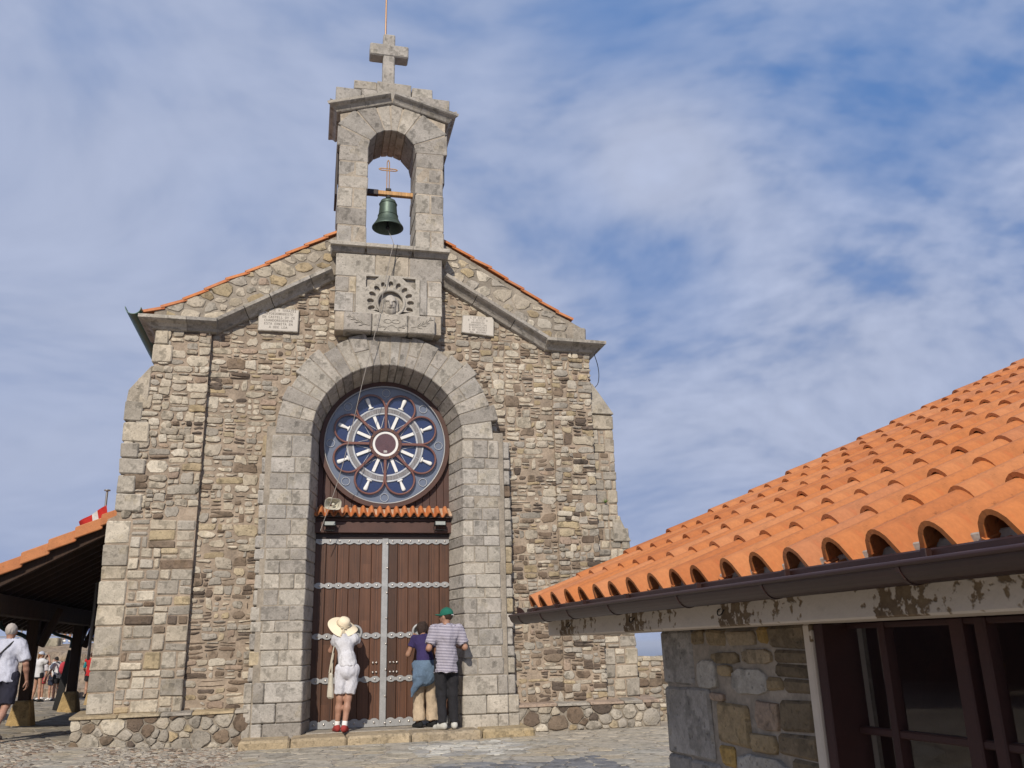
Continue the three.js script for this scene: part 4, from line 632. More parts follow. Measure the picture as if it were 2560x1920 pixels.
// ropes and cables
tag(mesh('bell_rope', tube([[-.105, 8.66, -.12], [-.04, 8.40, .05], [0, 8.2, .14], [-.05, 8.08, .47], [-.16, 7.48, .47], [-.31, 6.53, .47], [-.52, 5.53, .40], [-.72, 4.5, .3], [-.86, 3.91, .2], [-1.10, 3.14, .1]], .0055, 60, 6), M.wire), 'thin pale rope from the bell down past the wheel window', 'rope');
tag(mesh('power_cable', tube([[.03, 8.2, .14], [.02, 8.07, .46], [.0, 7.9, .36], [-.04, 7.53, .345]], .0055, 20, 6), M.black), 'short dark cable running from the ledge to the carved panel', 'cable');
tag(mesh('loose_cable', tube([[3.74, 6.44, -.1], [3.80, 6.25, -.12], [3.82, 6.05, -.13], [3.79, 5.88, -.14], [3.72, 5.80, -.14]], .007, 20, 6), M.black), 'loose black cable bowing off the right corner below the cornice', 'cable');
tag(mesh('lightning_rod', merge([new THREE.CylinderGeometry(.017, .02, 4.2, 10).translate(-.20, 13.9, -.34), box(-.25, -.15, 11.8, 11.88, -.36, -.2, .005)]), std([.36, .22, .13], { metalness: .6, roughness: .45 })), 'tall thin metal rod standing behind the stone cross', 'rod');
{ // horn loudspeaker and floodlights
  const s = thing('horn_loudspeaker', 'cream horn loudspeaker above the left end of the canopy tiles', 'loudspeaker', null, [-.915, 3.585, .0]);
  const rp = (w, h, z, n = 24) => Array.from({ length: n }, (_, i) => { const t = i / n * 6.2832, c = Math.cos(t), q = Math.sin(t), e = .55; return [Math.sign(c) * Math.pow(Math.abs(c), e) * w, Math.sign(q) * Math.pow(Math.abs(q), e) * h, z]; });
  const loft = rings => { const pos = [], idx = [], n = rings[0].length; rings.forEach(r => r.forEach(p => pos.push(...p))); for (let r = 0; r + 1 < rings.length; r++) for (let i = 0; i < n; i++) { const a = r * n + i, b = r * n + (i + 1) % n; idx.push(a, b, b + n, a, b + n, a + n); } const g = new THREE.BufferGeometry(); g.setAttribute('position', new THREE.Float32BufferAttribute(pos, 3)); g.setIndex(idx); g.computeVertexNormals(); return boxUV(g); };
  const hg = loft([rp(.03, .03, -.2), rp(.05, .045, -.16), rp(.075, .06, -.08), rp(.125, .085, -.01), rp(.137, .094, .01), rp(.13, .088, .012), rp(.118, .078, -.01), rp(.07, .055, -.07), rp(.035, .03, -.12)]); mesh('horn', hg, M.cream, s);
  mesh('driver', new THREE.CylinderGeometry(.055, .06, .1, 20).rotateX(Math.PI / 2).translate(-.03, .06, -.2), M.cream, s); mesh('throat_plug', new THREE.SphereGeometry(.027, 14, 10).translate(.01, -.005, -.04), M.cream, s);
  mesh('bracket', bar([0, -.04, -.2], [0, -.1, -.38], .03, .02), M.steel, s); s.rotation.set(.12, .1, -.06);
  const fl = (x, y, lbl) => { const f = thing('floodlight', lbl, 'floodlight', 'floodlights on the door lintel', [x, y, -.16]); mesh('housing', box(-.095, .095, -.04, .04, -.05, .012, .008), M.black, f); mesh('lens', box(-.082, .082, -.028, .03, .012, .017, .002), M.lens, f); mesh('bracket', merge([bar([-.1, 0, -.02], [-.1, -.09, -.09], .012, .02), bar([.1, 0, -.02], [.1, -.09, -.09], .012, .02), bar([-.1, -.09, -.09], [.1, -.09, -.09], .02, .012), bar([.05, -.09, -.09], [.05, -.09, -.14], .03, .015)]), M.black, f); f.rotation.x = -.1; return f; };
  fl(-.95, 3.29, 'black floodlight at the left end of the door lintel'); fl(.87, 3.305, 'black floodlight at the right end of the door lintel');
}

// ---------------------------------------------------------------- ground
const gy = (x, z) => Math.min(.34, Math.max(0, -2.6 - x) * .06) - .40 * sstep(4.9, 8.2, z);
{
  const nx = 120, nz = 120, x0 = -34, x1 = 16, z0 = -22, z1 = 26, g = new THREE.PlaneGeometry(x1 - x0, z1 - z0, nx, nz).rotateX(-Math.PI / 2).translate((x0 + x1) / 2, 0, (z0 + z1) / 2), p = g.attributes.position, uv = g.attributes.uv;
  for (let i = 0; i < p.count; i++) { const x = p.getX(i), z = p.getZ(i); p.setY(i, gy(x, z) + .010 * fbm(x * .7, z * .7, 3, 3)); uv.setXY(i, x, z); } g.computeVertexNormals();
  const ground = struct(mesh('ground', g, std([.44, .395, .33], { map: mortarMap, bumpMap: mortarBump, bumpScale: .012 })));
  const onGround = g => { g.rotateX(-Math.PI / 2); const q = g.attributes.position; for (let i = 0; i < q.count; i++) q.setY(i, q.getY(i) + gy(q.getX(i), q.getZ(i))); };
  // z runs the other way in the flat layout: y = -z
  const reg = (x, z) => { const t = (z + .9) / 2.1; const bx = lerp(-4.66, -4.38, t), bx2 = lerp(-4.24, -4.02, t); if (z > 2.7) return x < -2 ? 'slab' : (x > .25 && x < 2.2 && z > 3.5 ? 'dark' : 'slab'); if (x < bx && x > -6.6 && z > -.6) return 'cob'; if (x > bx2 && x < -1.98 && z > .26) return 'cob'; if (x > .17 && x < 1.72 - (z - 1.1) * .02 && z > 1.08 && z < 3.35) return 'white'; if (x > 2.2 && x < 5.5 && z > .3) return 'pale'; return 'slab'; };
  rubble(ground, 'cobble', { x0: -6.4, x1: -1.98, y0: -2.75, y1: .55, inside: (x, y) => reg(x, -y) === 'cob', rmin: .026, rmax: .052, aniso: 1.0, tries: 24000, seed: 15 }, { z: .002, d: [.005, .012], gap: [.001, .006], rough: .08, mix: [['dark', 16], ['grey', 60], ['pink', 14], ['lime', 12]], flat: .7, K: 8, rot: onGround, most: 300 });
  const flags = (name, kind, r0, r1, mix, seed, b, an = 1, gap = [.003, .008]) => rubble(ground, name, { x0: b[0], x1: b[1], y0: -b[3], y1: -b[2], inside: (x, y) => reg(x, -y) === kind, rmin: r0, rmax: r1, aniso: an, tries: 5000, seed }, { z: .004, d: [.003, .006], gap, rough: .05, mix, flat: .96, K: 11, round: 0, rot: onGround, mat: M.ashlar });
  flags('white_flagstone', 'white', .09, .17, () => pick([[.68, .65, .60], [.62, .59, .55], [.70, .67, .62], [.44, .42, .405], [.56, .52, .47]]), 2, [.15, 1.75, 1.05, 3.4]);
  flags('dark_flagstone', 'dark', .10, .19, () => pick([[.22, .22, .24], [.27, .27, .29], [.32, .31, .31], [.19, .19, .21]]), 4, [.2, 2.25, 3.45, 5.6]);
  flags('flagstone', 'slab', .12, .26, () => pick([[.47, .42, .355], [.445, .40, .345], [.49, .43, .345], [.45, .415, .365], [.425, .385, .335], [.485, .41, .315]]), 8, [-4.7, 3.2, .55, 6.2]);
  flags('pale_flagstone', 'pale', .15, .34, () => pick([[.50, .44, .365], [.47, .415, .345], [.52, .455, .375], [.45, .40, .335]]), 12, [2.1, 5.5, .3, 5.6], 1, [.002, .005]);
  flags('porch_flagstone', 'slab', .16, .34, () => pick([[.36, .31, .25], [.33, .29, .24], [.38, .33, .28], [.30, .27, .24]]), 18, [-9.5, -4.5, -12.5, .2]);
}
{ // sea far below, to the horizon
  const s = mesh('sea', new THREE.CircleGeometry(24000, 96).rotateX(-Math.PI / 2).translate(0, -72, 0), std([.035, .075, .14], { roughness: .35 })); struct(s);
  scene.fog = new THREE.FogExp2(lin(.62, .68, .80), .00016);   // sea haze
}
{ // rock terrace behind the porch on the left
  const prof = [[-11.6, .1], [-12.2, .45], [-12.9, .62], [-13.4, .95], [-14.1, 1.05], [-14.6, 1.42], [-15.3, 1.60], [-16.4, 1.70], [-19, 1.76], [-23, 1.70], [-24, -3]], nx = 140, sub = 5, rows = []; for (let k = 0; k + 1 < prof.length; k++) for (let s = 0; s < sub; s++) rows.push([lerp(prof[k][0], prof[k + 1][0], s / sub), lerp(prof[k][1], prof[k + 1][1], s / sub)]);
  const pos = [], uv = [], idx = []; rows.forEach(([z, y], r) => { for (let i = 0; i <= nx; i++) { const x = -34 + i * 29.4 / nx, n = fbm(x * .9, z * 1.1, y * 2, 4), st = Math.abs(fbm(x * .35, y * 6, 7.7, 3)); const top = y > 1.62 ? .25 : 1; pos.push(x, y + n * .22 * top, z + n * .5 * top + st * .55 * top); uv.push(x, z + y); } });
  for (let r = 0; r + 1 < rows.length; r++) for (let i = 0; i < nx; i++) { const a = r * (nx + 1) + i, b = a + nx + 1; idx.push(a, a + 1, b + 1, a, b + 1, b); }
  const g = new THREE.BufferGeometry(); g.setAttribute('position', new THREE.Float32BufferAttribute(pos, 3)); g.setAttribute('uv', new THREE.Float32BufferAttribute(uv, 2)); g.setIndex(idx); g.computeVertexNormals();
  struct(mesh('rock_terrace', g, std([.37, .285, .215], { map: stoneMap, bumpMap: stoneBump, bumpScale: .03 })));
  const rail = thing('railing', 'thin grey metal railing along the terrace edge beyond the porch', 'railing'); for (let k = 0; k < 11; k++) mesh('post', bar([-18 + k * 1.25, 1.7, -18.6], [-18 + k * 1.25, 2.85, -18.6], .05, .05), M.steel, rail); for (const y of [2.02, 2.3, 2.58, 2.84]) mesh('rail', bar([-18.2, y, -18.6], [-5.3, y, -18.6], .035, .035), M.steel, rail);
  const bl = (x, z, w, h, lbl) => tag(mesh('stone_block', paint(box(x - w / 2, x + w / 2, 1.5, 1.66 + h, z - w / 2, z + w / 2, .03, .02), [.40, .36, .29]), M.stone), lbl, 'block');
  bl(-8.87, -16.0, .42, .24, 'low square stone block on the terrace seen between the porch posts'); bl(-9.28, -16.2, .26, .52, 'upright stone block on the terrace beside the first porch post');
  const t = thing('viewing_table', 'small metal table on one leg on the terrace before the railing', 'table'); mesh('table_top', box(-9.15, -8.62, 2.16, 2.20, -17.4, -17.0, .008), M.steel, t); mesh('leg', bar([-8.9, 1.7, -17.2], [-8.87, 2.16, -17.2], .07, .07), M.steel, t);
}
{ // low parapet wall behind the right corner
  const w = thing('parapet_wall', 'low rubble parapet wall behind the right corner of the chapel', 'wall'); const c = mesh('wall_core', box(4.1, 12, -.4, 1.0, -1.15, -.66, .02), M.mortar, w);
  bond(c, 'parapet_wall_stone', { x0: 4.15, x1: 7.2, y0: 0, y1: 1.0, h: [.07, .18], w: [.12, .34], z: -.66, d: [.012, .035], gap: [.002, .012], jit: .025, seed: 61, soft: .4, mix: [['lime', 54], ['grey', 28], ['dark', 12], ['pink', 5], ['ochre', 4]], most: 150 });
  for (let x = 4.12; x < 7; x += .4) mesh('coping_stone', paint(box(x, x + .39, .97, 1.06 + rr(-.01, .015), -1.18, -.62, .03, .012), mixCol([['grey', 1], ['lime', 2]])), M.stone, c);
}
{ // tiled hut on the right, close to the camera. local x runs along the eave towards the camera, z points out of the front
  const hut = thing('tiled_hut', 'stone hut with bright orange tiled roof in the right foreground', 'hut', null, [.334, 0, 7.885], -1.4956);
  const phi = .408, cs = Math.cos(phi), sn = Math.sin(phi), U = new THREE.Vector3(0, sn, -cs), Nn = new THREE.Vector3(0, cs, sn), c = .429, s = .25, L = .50, ye = 1.652;
  const P = (n, m, up = 0) => new THREE.Vector3(n * s, ye, 0).addScaledVector(U, m * c).addScaledVector(Nn, up);
  const deck = (u0, u1, a0, a1, n0, n1, mat, name) => { const q = (a, u, n) => new THREE.Vector3(a, ye, 0).addScaledVector(U, u).addScaledVector(Nn, n).toArray(); return mesh(name, hexa([q(a0, u0, n0), q(a1, u0, n0), q(a0, u0, n1), q(a1, u0, n1), q(a0, u1, n0), q(a1, u1, n0), q(a0, u1, n1), q(a1, u1, n1)], .006), mat, hut); };
  const roof = deck(.06, 6.1, -.06, 5.5, -.215, -.160, M.darkBrown, 'roof');
  const mort = std([.44, .405, .36], { map: mortarMap, bumpMap: mortarBump, bumpScale: .012 });
  deck(.20, .45, -.10, 5.5, -.16, -.118, mort, 'mortar_bed'); deck(.05, 6.0, -.13, -.03, -.16, -.10, mort, 'verge_mortar');
  const q = new THREE.Quaternion().setFromRotationMatrix(new THREE.Matrix4().makeBasis(new THREE.Vector3(1, 0, 0), Nn, U.clone().negate()));
  for (let m = 0; m < 14; m++) for (let n = 0; n < 22; n++) {
    if (m * 22 + n >= 300) break; const t = mesh('roof_tile', pick(hutTile), M.tile, roof), p = P(n, m, -.108 + rr(-.004, .004)).addScaledVector(U, L + rr(-.008, .008)); t.position.copy(p).add(new THREE.Vector3(rr(-.004, .004), 0, 0)); t.quaternion.copy(q); t.rotateY(rr(-.012, .012));
  }
  // mortar plugs and chips in the open ends of the eave tiles
  for (let n = 0; n < 21; n++) { const pl = mesh('tile_plug', paint(new THREE.IcosahedronGeometry(.05, 1).scale(1.1, .9, .6), [.30, .17, .11]), M.stone, roof); pl.position.copy(P(n, .24, -.085)); if (n % 1 === 0) { const ch = mesh('tile_chip', paint(box(-.055, .06, -.008, .008, -.03, .03, .003), pick(TC)), M.tile, roof); ch.position.copy(P(n, .06, -.125)).add(new THREE.Vector3(-.07, .0, 0)); ch.rotation.set(.3, rr(-.4, .4), rr(-.2, .4)); } }
  const bx = (name, a0, a1, y0, y1, o0, o1, mat, parent = hut, ch = .006) => mesh(name, box(a0, a1, y0, y1, -o1, -o0, ch), mat, parent);
  bx('fascia_board', -.06, 5.5, 1.468, 1.562, .0, .03, M.gutter); bx('soffit', -.05, 5.5, 1.478, 1.555, .032, .8, M.darkBrown); bx('eave_mortar', -.06, 5.5, 1.556, 1.60, .09, .16, mort);
  // half-round gutter with brackets
  const go = arcPts(0, 0, .062, Math.PI * 1.0, Math.PI * 2.0, 12), gi = arcPts(0, 0, .055, Math.PI * 2.0, Math.PI * 1.0, 12), gg = shapeGeo([...go, ...gi], 5.6).rotateY(Math.PI / 2).translate(-.06, 1.512, .075), gut = mesh('gutter', gg, M.gutter, hut);
  mesh('gutter_bead', new THREE.CylinderGeometry(.010, .010, 5.6, 8).rotateZ(Math.PI / 2).translate(2.74, 1.512, .136), M.gutter, gut); mesh('gutter_end', new THREE.CylinderGeometry(.062, .062, .008, 20, 1, false, 0, Math.PI).rotateX(Math.PI / 2).rotateY(Math.PI / 2).translate(-.06, 1.512, .075), M.gutter, gut);
  for (const a of [.15, .62, 1.12, 1.75, 2.55, 3.25, 4.0, 4.7]) { const t = arcPts(0, 0, .0645, Math.PI, Math.PI * 2, 8).map(([x, y]) => [a, 1.512 + y, .075 - x]); mesh('gutter_bracket', merge([...t.slice(0, -1).map((p, i) => bar(p, t[i + 1], .004, .016, .001, [1, 0, 0])), box(a - .012, a + .012, 1.505, 1.56, .005, .03, .002), box(a - .011, a + .011, 1.508, 1.515, 0, .14, .001)]), M.gutter, gut); }
  // plastered beam, iron hooks
  const beam = mesh('plaster_beam', box(-.02, 5.4, 1.362, 1.474, -.56, -.15, .008), M.plaster, hut);
  for (const a of [.42, 1.45, 2.45]) mesh('iron_hook', tube([[a, 1.445, -.152], [a, 1.44, -.135], [a + .006, 1.418, -.128], [a + .03, 1.416, -.13], [a + .034, 1.44, -.148]], .003, 12, 5), M.black, beam);
  // walls and dark interior
  const wall = bx('front_wall', 1.215, 2.675, -.6, 1.362, .46, .80, M.mortarGrey, hut, .02);
  const st = [['g', 1.21, 1.58, 1.06, 1.365], ['g', 1.215, 1.745, .675, 1.045], ['g', 1.205, 1.47, .52, .665], ['o', 1.59, 1.72, 1.285, 1.36], ['o', 1.75, 1.96, 1.27, 1.355], ['l', 1.98, 2.25, 1.27, 1.345], ['w', 1.61, 1.84, 1.04, 1.20], ['w', 1.98, 2.32, 1.03, 1.16], ['d', 2.37, 2.68, 1.255, 1.365], ['d', 2.40, 2.68, 1.19, 1.245], ['d', 2.40, 2.68, 1.125, 1.185], ['o', 1.80, 2.08, 1.18, 1.24], ['o', 1.85, 2.0, 1.115, 1.175], ['o', 2.32, 2.44, 1.06, 1.125], ['d', 2.45, 2.68, 1.06, 1.115], ['p', 2.19, 2.39, .87, 1.01], ['o', 1.80, 2.12, .775, .975], ['d', 2.41, 2.66, .885, 1.02], ['o', 2.11, 2.35, .76, .855], ['y', 1.81, 1.95, .665, .765], ['w', 1.97, 2.43, .60, .75], ['p', 1.75, 1.90, .985, 1.03], ['d', 2.37, 2.66, .775, .87], ['y', 2.27, 2.36, 1.28, 1.36], ['d', 2.46, 2.67, .70, .765], ['l', 2.10, 2.38, 1.18, 1.255], ['g', 1.48, 1.78, .52, .66], ['o', 1.5, 1.9, .3, .5], ['g', 1.21, 1.48, .1, .5], ['g', 1.95, 2.6, .3, .58], ['o', 1.5, 2.6, .05, .28]];
  const pc = { g: [.33, .31, .295], o: [.33, .25, .15], l: [.36, .285, .195], w: [.44, .415, .385], d: [.19, .145, .095], p: [.36, .27, .21], y: [.44, .29, .10] };
  for (const [k, a0, a1, y0, y1] of st) { const o = radial([[a0, y0], [a1, y0], [a1, y1], [a0, y1]], 12, .002, k === 'g' ? .03 : .07, R0, .12); const f = rr(.9, 1.1), jz = () => -.455 + rr(.006, .02), jt = k === 'g' ? .008 : .014, cc = []; for (let i = 0; i < 8; i++) cc.push([((i & 1) ? a1 : a0) + rr(-jt, jt), ((i & 2) ? y1 : y0) + rr(-jt, jt) * .7, (i & 4) ? jz() : -.5]); const g = k === 'g' || k === 'd' || R0() < .5 ? paint(hexa(cc, .014), pc[k].map(v => v * f)) : stoneGeo(o, -.455, rr(.008, .018), pc[k].map(v => v * f), .03, .92); mesh('wall_stone', g, M.stone, wall); }
  bx('plaster_reveal', 2.678, 2.735, -.6, 1.362, .43, .72, M.plaster, hut, .008);
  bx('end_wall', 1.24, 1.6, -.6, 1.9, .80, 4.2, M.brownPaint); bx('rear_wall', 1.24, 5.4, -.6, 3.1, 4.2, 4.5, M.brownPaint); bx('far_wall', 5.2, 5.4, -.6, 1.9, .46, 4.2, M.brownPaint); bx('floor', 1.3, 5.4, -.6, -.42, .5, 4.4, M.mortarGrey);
  // glazed doors
  const fr = bx('glazed_door_frame', 2.738, 2.80, -.42, 1.362, .445, .64, M.frameRed);
  for (const [a0, a1] of [[3.015, 3.055], [3.42, 3.49], [3.545, 3.60], [3.86, 3.90], [4.20, 4.28], [4.62, 4.68]]) bx('stile', a0, a1, -.42, 1.362, .565, .625, M.frameRed, fr);
  for (const [y, h] of [[.893, .032], [.42, .032], [-.36, .08], [1.335, .027]]) bx('glazing_rail', 2.80, 4.7, y, y + h, .575, .615, M.frameRed, fr);
  for (const [a0, a1] of [[2.8, 3.015], [3.055, 3.42], [3.60, 3.86], [3.90, 4.2]]) for (const [y0, y1] of [[.925, 1.335], [.452, .893], [-.28, .42]]) mesh('glass_pane', new THREE.PlaneGeometry(a1 - a0, y1 - y0).translate((a0 + a1) / 2, (y0 + y1) / 2, -.597), M.pane, fr);
}
{ // timber porch against the left side of the chapel
  const p = thing('timber_porch', 'open timber porch with orange verge tiles against the left chapel wall', 'porch');
  const ry = x => 3.46 + (x + 4.33) * .548, X0 = -6.75, X1 = -4.0, z1 = -.30, z0 = -9.6;
  const slab = (n0, n1, za, zb, mat, name) => mesh(name, hexa([[X0, ry(X0) + n0, za], [X1, ry(X1) + n0, za], [X0, ry(X0) + n1, za], [X1, ry(X1) + n1, za], [X0, ry(X0) + n0, zb], [X1, ry(X1) + n0, zb], [X0, ry(X0) + n1, zb], [X1, ry(X1) + n1, zb]], .006), mat, p);
  const roof = slab(-.16, -.12, z0, z1 - .06, M.porchWood, 'roof'); slab(-.118, -.03, z0, z1 - .02, std([.55, .19, .06], { map: clayMap }), 'roof_covering');
  const dx = .405 * .877, dy = dx * .548; for (let k = 0; k < 8; k++) { const xa = X1 - .06 - k * dx, xb = xa - dx, off = .012 + (k % 2) * .002; const t = hexa([[xb - .03, ry(xb) - .19 + .035, z1 - .03], [xa, ry(xa) - .19, z1 - .03], [xb - .03, ry(xb) + .045, z1 - .10], [xa, ry(xa) + .01, z1 - .10], [xb - .03, ry(xb) - .19 + .035, z1 + .03], [xa, ry(xa) - .19, z1 + .012], [xb - .03, ry(xb) + .025, z1 + .025], [xa, ry(xa) - .01, z1 + .005]].map(v => [v[0], v[1] - off, v[2]]), .012); mesh('verge_tile', paint(t, pick([[.62, .235, .085], [.58, .215, .08], [.64, .25, .095]])), M.tile, p); }
  for (let k = 0; k < 22; k++) { const z = z1 - .14 - k * .43; mesh('rafter', bar([X0 + .03, ry(X0) - .235, z], [X1 - .3, ry(X1 - .3) - .235, z], .09, .14, .006), M.porchWood, p); }
  mesh('eave_beam', bar([-5.86, 2.10, z0], [-5.86, 2.10, z1 - .1], .2, .30, .012), M.porchWood, p); mesh('wall_plate', bar([-4.4, 2.95, z0], [-4.4, 2.95, -.9], .14, .2, .01), M.porchWood, p);
  const sand = [[.50, .345, .16], [.47, .33, .16], [.45, .32, .17]];
  const post = (x, z, k) => {
    const y0 = gy(x, z), b = mesh('stone_base', paint(hexa([[x - .23, y0 - .1, z - .2], [x + .2, y0 - .1, z - .2], [x - .13, y0 + .41, z - .13], [x + .12, y0 + .41, z - .13], [x - .23, y0 - .1, z + .2], [x + .2, y0 - .1, z + .2], [x - .13, y0 + .41, z + .13], [x + .12, y0 + .41, z + .13]], .025), sand[k]), M.stone, p);
    mesh('post', bar([x, y0 + .40, z], [x, 2.0, z], .18, .18, .012, [0, 0, 1]), M.porchWood, p); 
    mesh('brace', bar([x + .14, y0 + 1.3, z - .02], [x + .40, 2.15, z - .04], .11, .12, .012, [0, 0, 1]), M.porchWood, p); mesh('brace', bar([x, y0 + 1.25, z - .05], [x, 2.02, z - .75], .1, .11, .01), M.porchWood, p);
    mesh('downpipe', tube([[x - .55, 2.0, z + .05], [x - .52, 1.86, z + .05], [x - .40, 1.78, z + .05], [x - .2, 1.72, z + .05], [x - .1, 1.66, z + .05], [x - .1, 1.5, z + .05]], .035, 24, 10), std([.02, .05, .045], { roughness: .4 }), p);
  };
  post(-5.97, -3.15, 0); post(-6.04, -6.7, 1); post(-6.08, -9.2, 2);
  const go = arcPts(0, 0, .075, Math.PI, 2 * Math.PI, 10), gi = arcPts(0, 0, .067, 2 * Math.PI, Math.PI, 10); mesh('eave_gutter', shapeGeo([...go, ...gi], 9.2).translate(X0 - .02, ry(X0) - .22, z0), std([.10, .09, .07], { roughness: .5 }), p);
  tag(mesh('leaning_plank', bar([-6.36, .24, -6.95], [-6.14, 1.45, -6.75], .14, .05, .006, [0, 0, 1]), M.black), 'dark plank leaning against the second porch post', 'plank');
}
{ // shelter facing the hut, left of the frame: the hut's panes mirror it
  const s = thing('timber_shelter', 'dark timber shelter opposite the hut, mirrored in its panes', 'shelter');
  mesh('roof', hexa([[-11.7, 3.3, -2.2], [-7.8, 2.55, -2.2], [-11.7, 3.45, -2.2], [-7.8, 2.7, -2.2], [-11.7, 3.3, 6.4], [-7.8, 2.55, 6.4], [-11.7, 3.45, 6.4], [-7.8, 2.7, 6.4]], .01), M.porchWood, s); mesh('back_wall', box(-11.8, -11.5, 0, 3.3, -2.2, 6.4, .01), M.porchWood, s); mesh('side_wall', box(-11.5, -8.1, 0, 2.6, 6.2, 6.4, .01), M.porchWood, s); mesh('eave_beam', box(-8.1, -7.9, 2.3, 2.56, -2.2, 6.4, .01), M.porchWood, s);
  for (const z of [-1.9, .8, 3.6, 6.1]) mesh('post', bar([-8.0, gy(-8.0, z) - .05, z], [-8.0, 2.35, z], .2, .2, .012, [0, 0, 1]), M.gold, s);
}
{ // flag on its pole behind the porch roof
  const f = thing('flag', 'red and white flag on a short pole above the porch roof', 'flag');
  mesh('pole', new THREE.CylinderGeometry(.022, .026, 3.2, 10).translate(-5.2, 2.85, -4), M.steel, f); mesh('pole_cap', new THREE.CylinderGeometry(.06, .06, .02, 12).translate(-5.2, 4.45, -4), M.steel, f);
  const band = (u0, u1, mat, name) => { const n = 10, pos = [], idx = []; for (let i = 0; i <= n; i++) for (let j = 0; j <= 8; j++) { const u = lerp(u0, u1, i / n), v = j / 8; const x = -5.18 - u * .46, y = 4.16 - u * .34 - v * (.5 - .15 * u), z = -3.98 + .07 * Math.sin(u * 9 + v * 4) * u; pos.push(x + v * .10, y, z); } for (let i = 0; i < n; i++) for (let j = 0; j < 8; j++) { const a = i * 9 + j; idx.push(a, a + 1, a + 10, a, a + 10, a + 9); } const g = new THREE.BufferGeometry(); g.setAttribute('position', new THREE.Float32BufferAttribute(pos, 3)); g.setIndex(idx); g.computeVertexNormals(); mesh(name, boxUV(g), mat, f); };
  band(0, .34, cloth(.62, .028, .022, { side: THREE.DoubleSide }), 'red_band'); band(.34, .55, cloth(.78, .77, .76, { side: THREE.DoubleSide }), 'white_band'); band(.55, 1, cloth(.60, .028, .022, { side: THREE.DoubleSide }), 'red_band');
}

// ---------------------------------------------------------------- figures: distance fields meshed by surface nets
function nets(f, mn, mx, h) {
  const n = [0, 1, 2].map(k => Math.ceil((mx[k] - mn[k]) / h) + 1), [nx, ny, nz] = n, v = new Float32Array(nx * ny * nz);
  for (let k = 0, q = 0; k < nz; k++) for (let j = 0; j < ny; j++) for (let i = 0; i < nx; i++, q++) v[q] = f(mn[0] + i * h, mn[1] + j * h, mn[2] + k * h);
  const id = new Int32Array(nx * ny * nz).fill(-1), pos = [], idx = [], sx = 1, sy = nx, sz = nx * ny, off = [0, sx, sy, sx + sy, sz, sx + sz, sy + sz, sx + sy + sz], E = [[0, 1], [2, 3], [4, 5], [6, 7], [0, 2], [1, 3], [4, 6], [5, 7], [0, 4], [1, 5], [2, 6], [3, 7]];
  for (let k = 0; k < nz - 1; k++) for (let j = 0; j < ny - 1; j++) for (let i = 0; i < nx - 1; i++) {
    const q = i + j * sy + k * sz; let m = 0; for (let c = 0; c < 8; c++) if (v[q + off[c]] < 0) m |= 1 << c; if (m === 0 || m === 255) continue;
    let x = 0, y = 0, z = 0, w = 0; for (const [a, b] of E) { const va = v[q + off[a]], vb = v[q + off[b]]; if ((va < 0) === (vb < 0)) continue; const t = va / (va - vb); x += lerp(a & 1, b & 1, t); y += lerp(a >> 1 & 1, b >> 1 & 1, t); z += lerp(a >> 2 & 1, b >> 2 & 1, t); w++; }
    id[q] = pos.length / 3; pos.push(mn[0] + (i + x / w) * h, mn[1] + (j + y / w) * h, mn[2] + (k + z / w) * h);
  }
  for (let k = 1; k < nz - 1; k++) for (let j = 1; j < ny - 1; j++) for (let i = 1; i < nx - 1; i++) {
    const q = i + j * sy + k * sz, s = v[q] < 0;
    const face = (a, b, c, d, fl) => { if (a < 0 || b < 0 || c < 0 || d < 0) return; fl ? idx.push(a, b, c, a, c, d) : idx.push(a, c, b, a, d, c); };
    if (s !== (v[q + sx] < 0)) face(id[q - sy - sz], id[q - sz], id[q], id[q - sy], s);
    if (s !== (v[q + sy] < 0)) face(id[q - sx - sz], id[q - sx], id[q], id[q - sz], s);
    if (s !== (v[q + sz] < 0)) face(id[q - sx - sy], id[q - sy], id[q], id[q - sx], s);
  }
  const g = new THREE.BufferGeometry(); g.setAttribute('position', new THREE.Float32BufferAttribute(pos, 3)); g.setIndex(idx); g.computeVertexNormals(); return g;
}
function uvWrap(g, ox = 0) { const nn = g.index ? g.toNonIndexed() : g; return boxUV(nn, ox, 0); }
const cap = (a, b, ra, rb) => { const dx = b[0] - a[0], dy = b[1] - a[1], dz = b[2] - a[2], l2 = dx * dx + dy * dy + dz * dz || 1e-9; return (x, y, z) => { const px = x - a[0], py = y - a[1], pz = z - a[2], t = clamp((px * dx + py * dy + pz * dz) / l2); return Math.hypot(px - dx * t, py - dy * t, pz - dz * t) - (ra + (rb - ra) * t); }; };
const ell = (c, r) => { const m = Math.min(...r); return (x, y, z) => { const a = (x - c[0]) / r[0], b = (y - c[1]) / r[1], d = (z - c[2]) / r[2]; const k0 = Math.hypot(a, b, d), k1 = Math.hypot(a / r[0], b / r[1], d / r[2]); return k1 < 1e-6 ? -m : k0 * (k0 - 1) / k1; }; };
const smin = (a, b, k) => { const h = Math.max(k - Math.abs(a - b), 0) / k; return Math.min(a, b) - h * h * k * .25; };
const uni = (l, k = .04) => (x, y, z) => { let d = 1e9; for (const f of l) { const q = f(x, y, z); d = d > 1e8 ? q : smin(d, q, k); } return d; };
const mix3 = (a, b, t) => [lerp(a[0], b[0], t), lerp(a[1], b[1], t), lerp(a[2], b[2], t)];
const cutEnd = (f, p, a) => { const d = [p[0] - a[0], p[1] - a[1], p[2] - a[2]], l = Math.hypot(...d); return (x, y, z) => Math.max(f(x, y, z), ((x - p[0]) * d[0] + (y - p[1]) * d[1] + (z - p[2]) * d[2]) / l); };
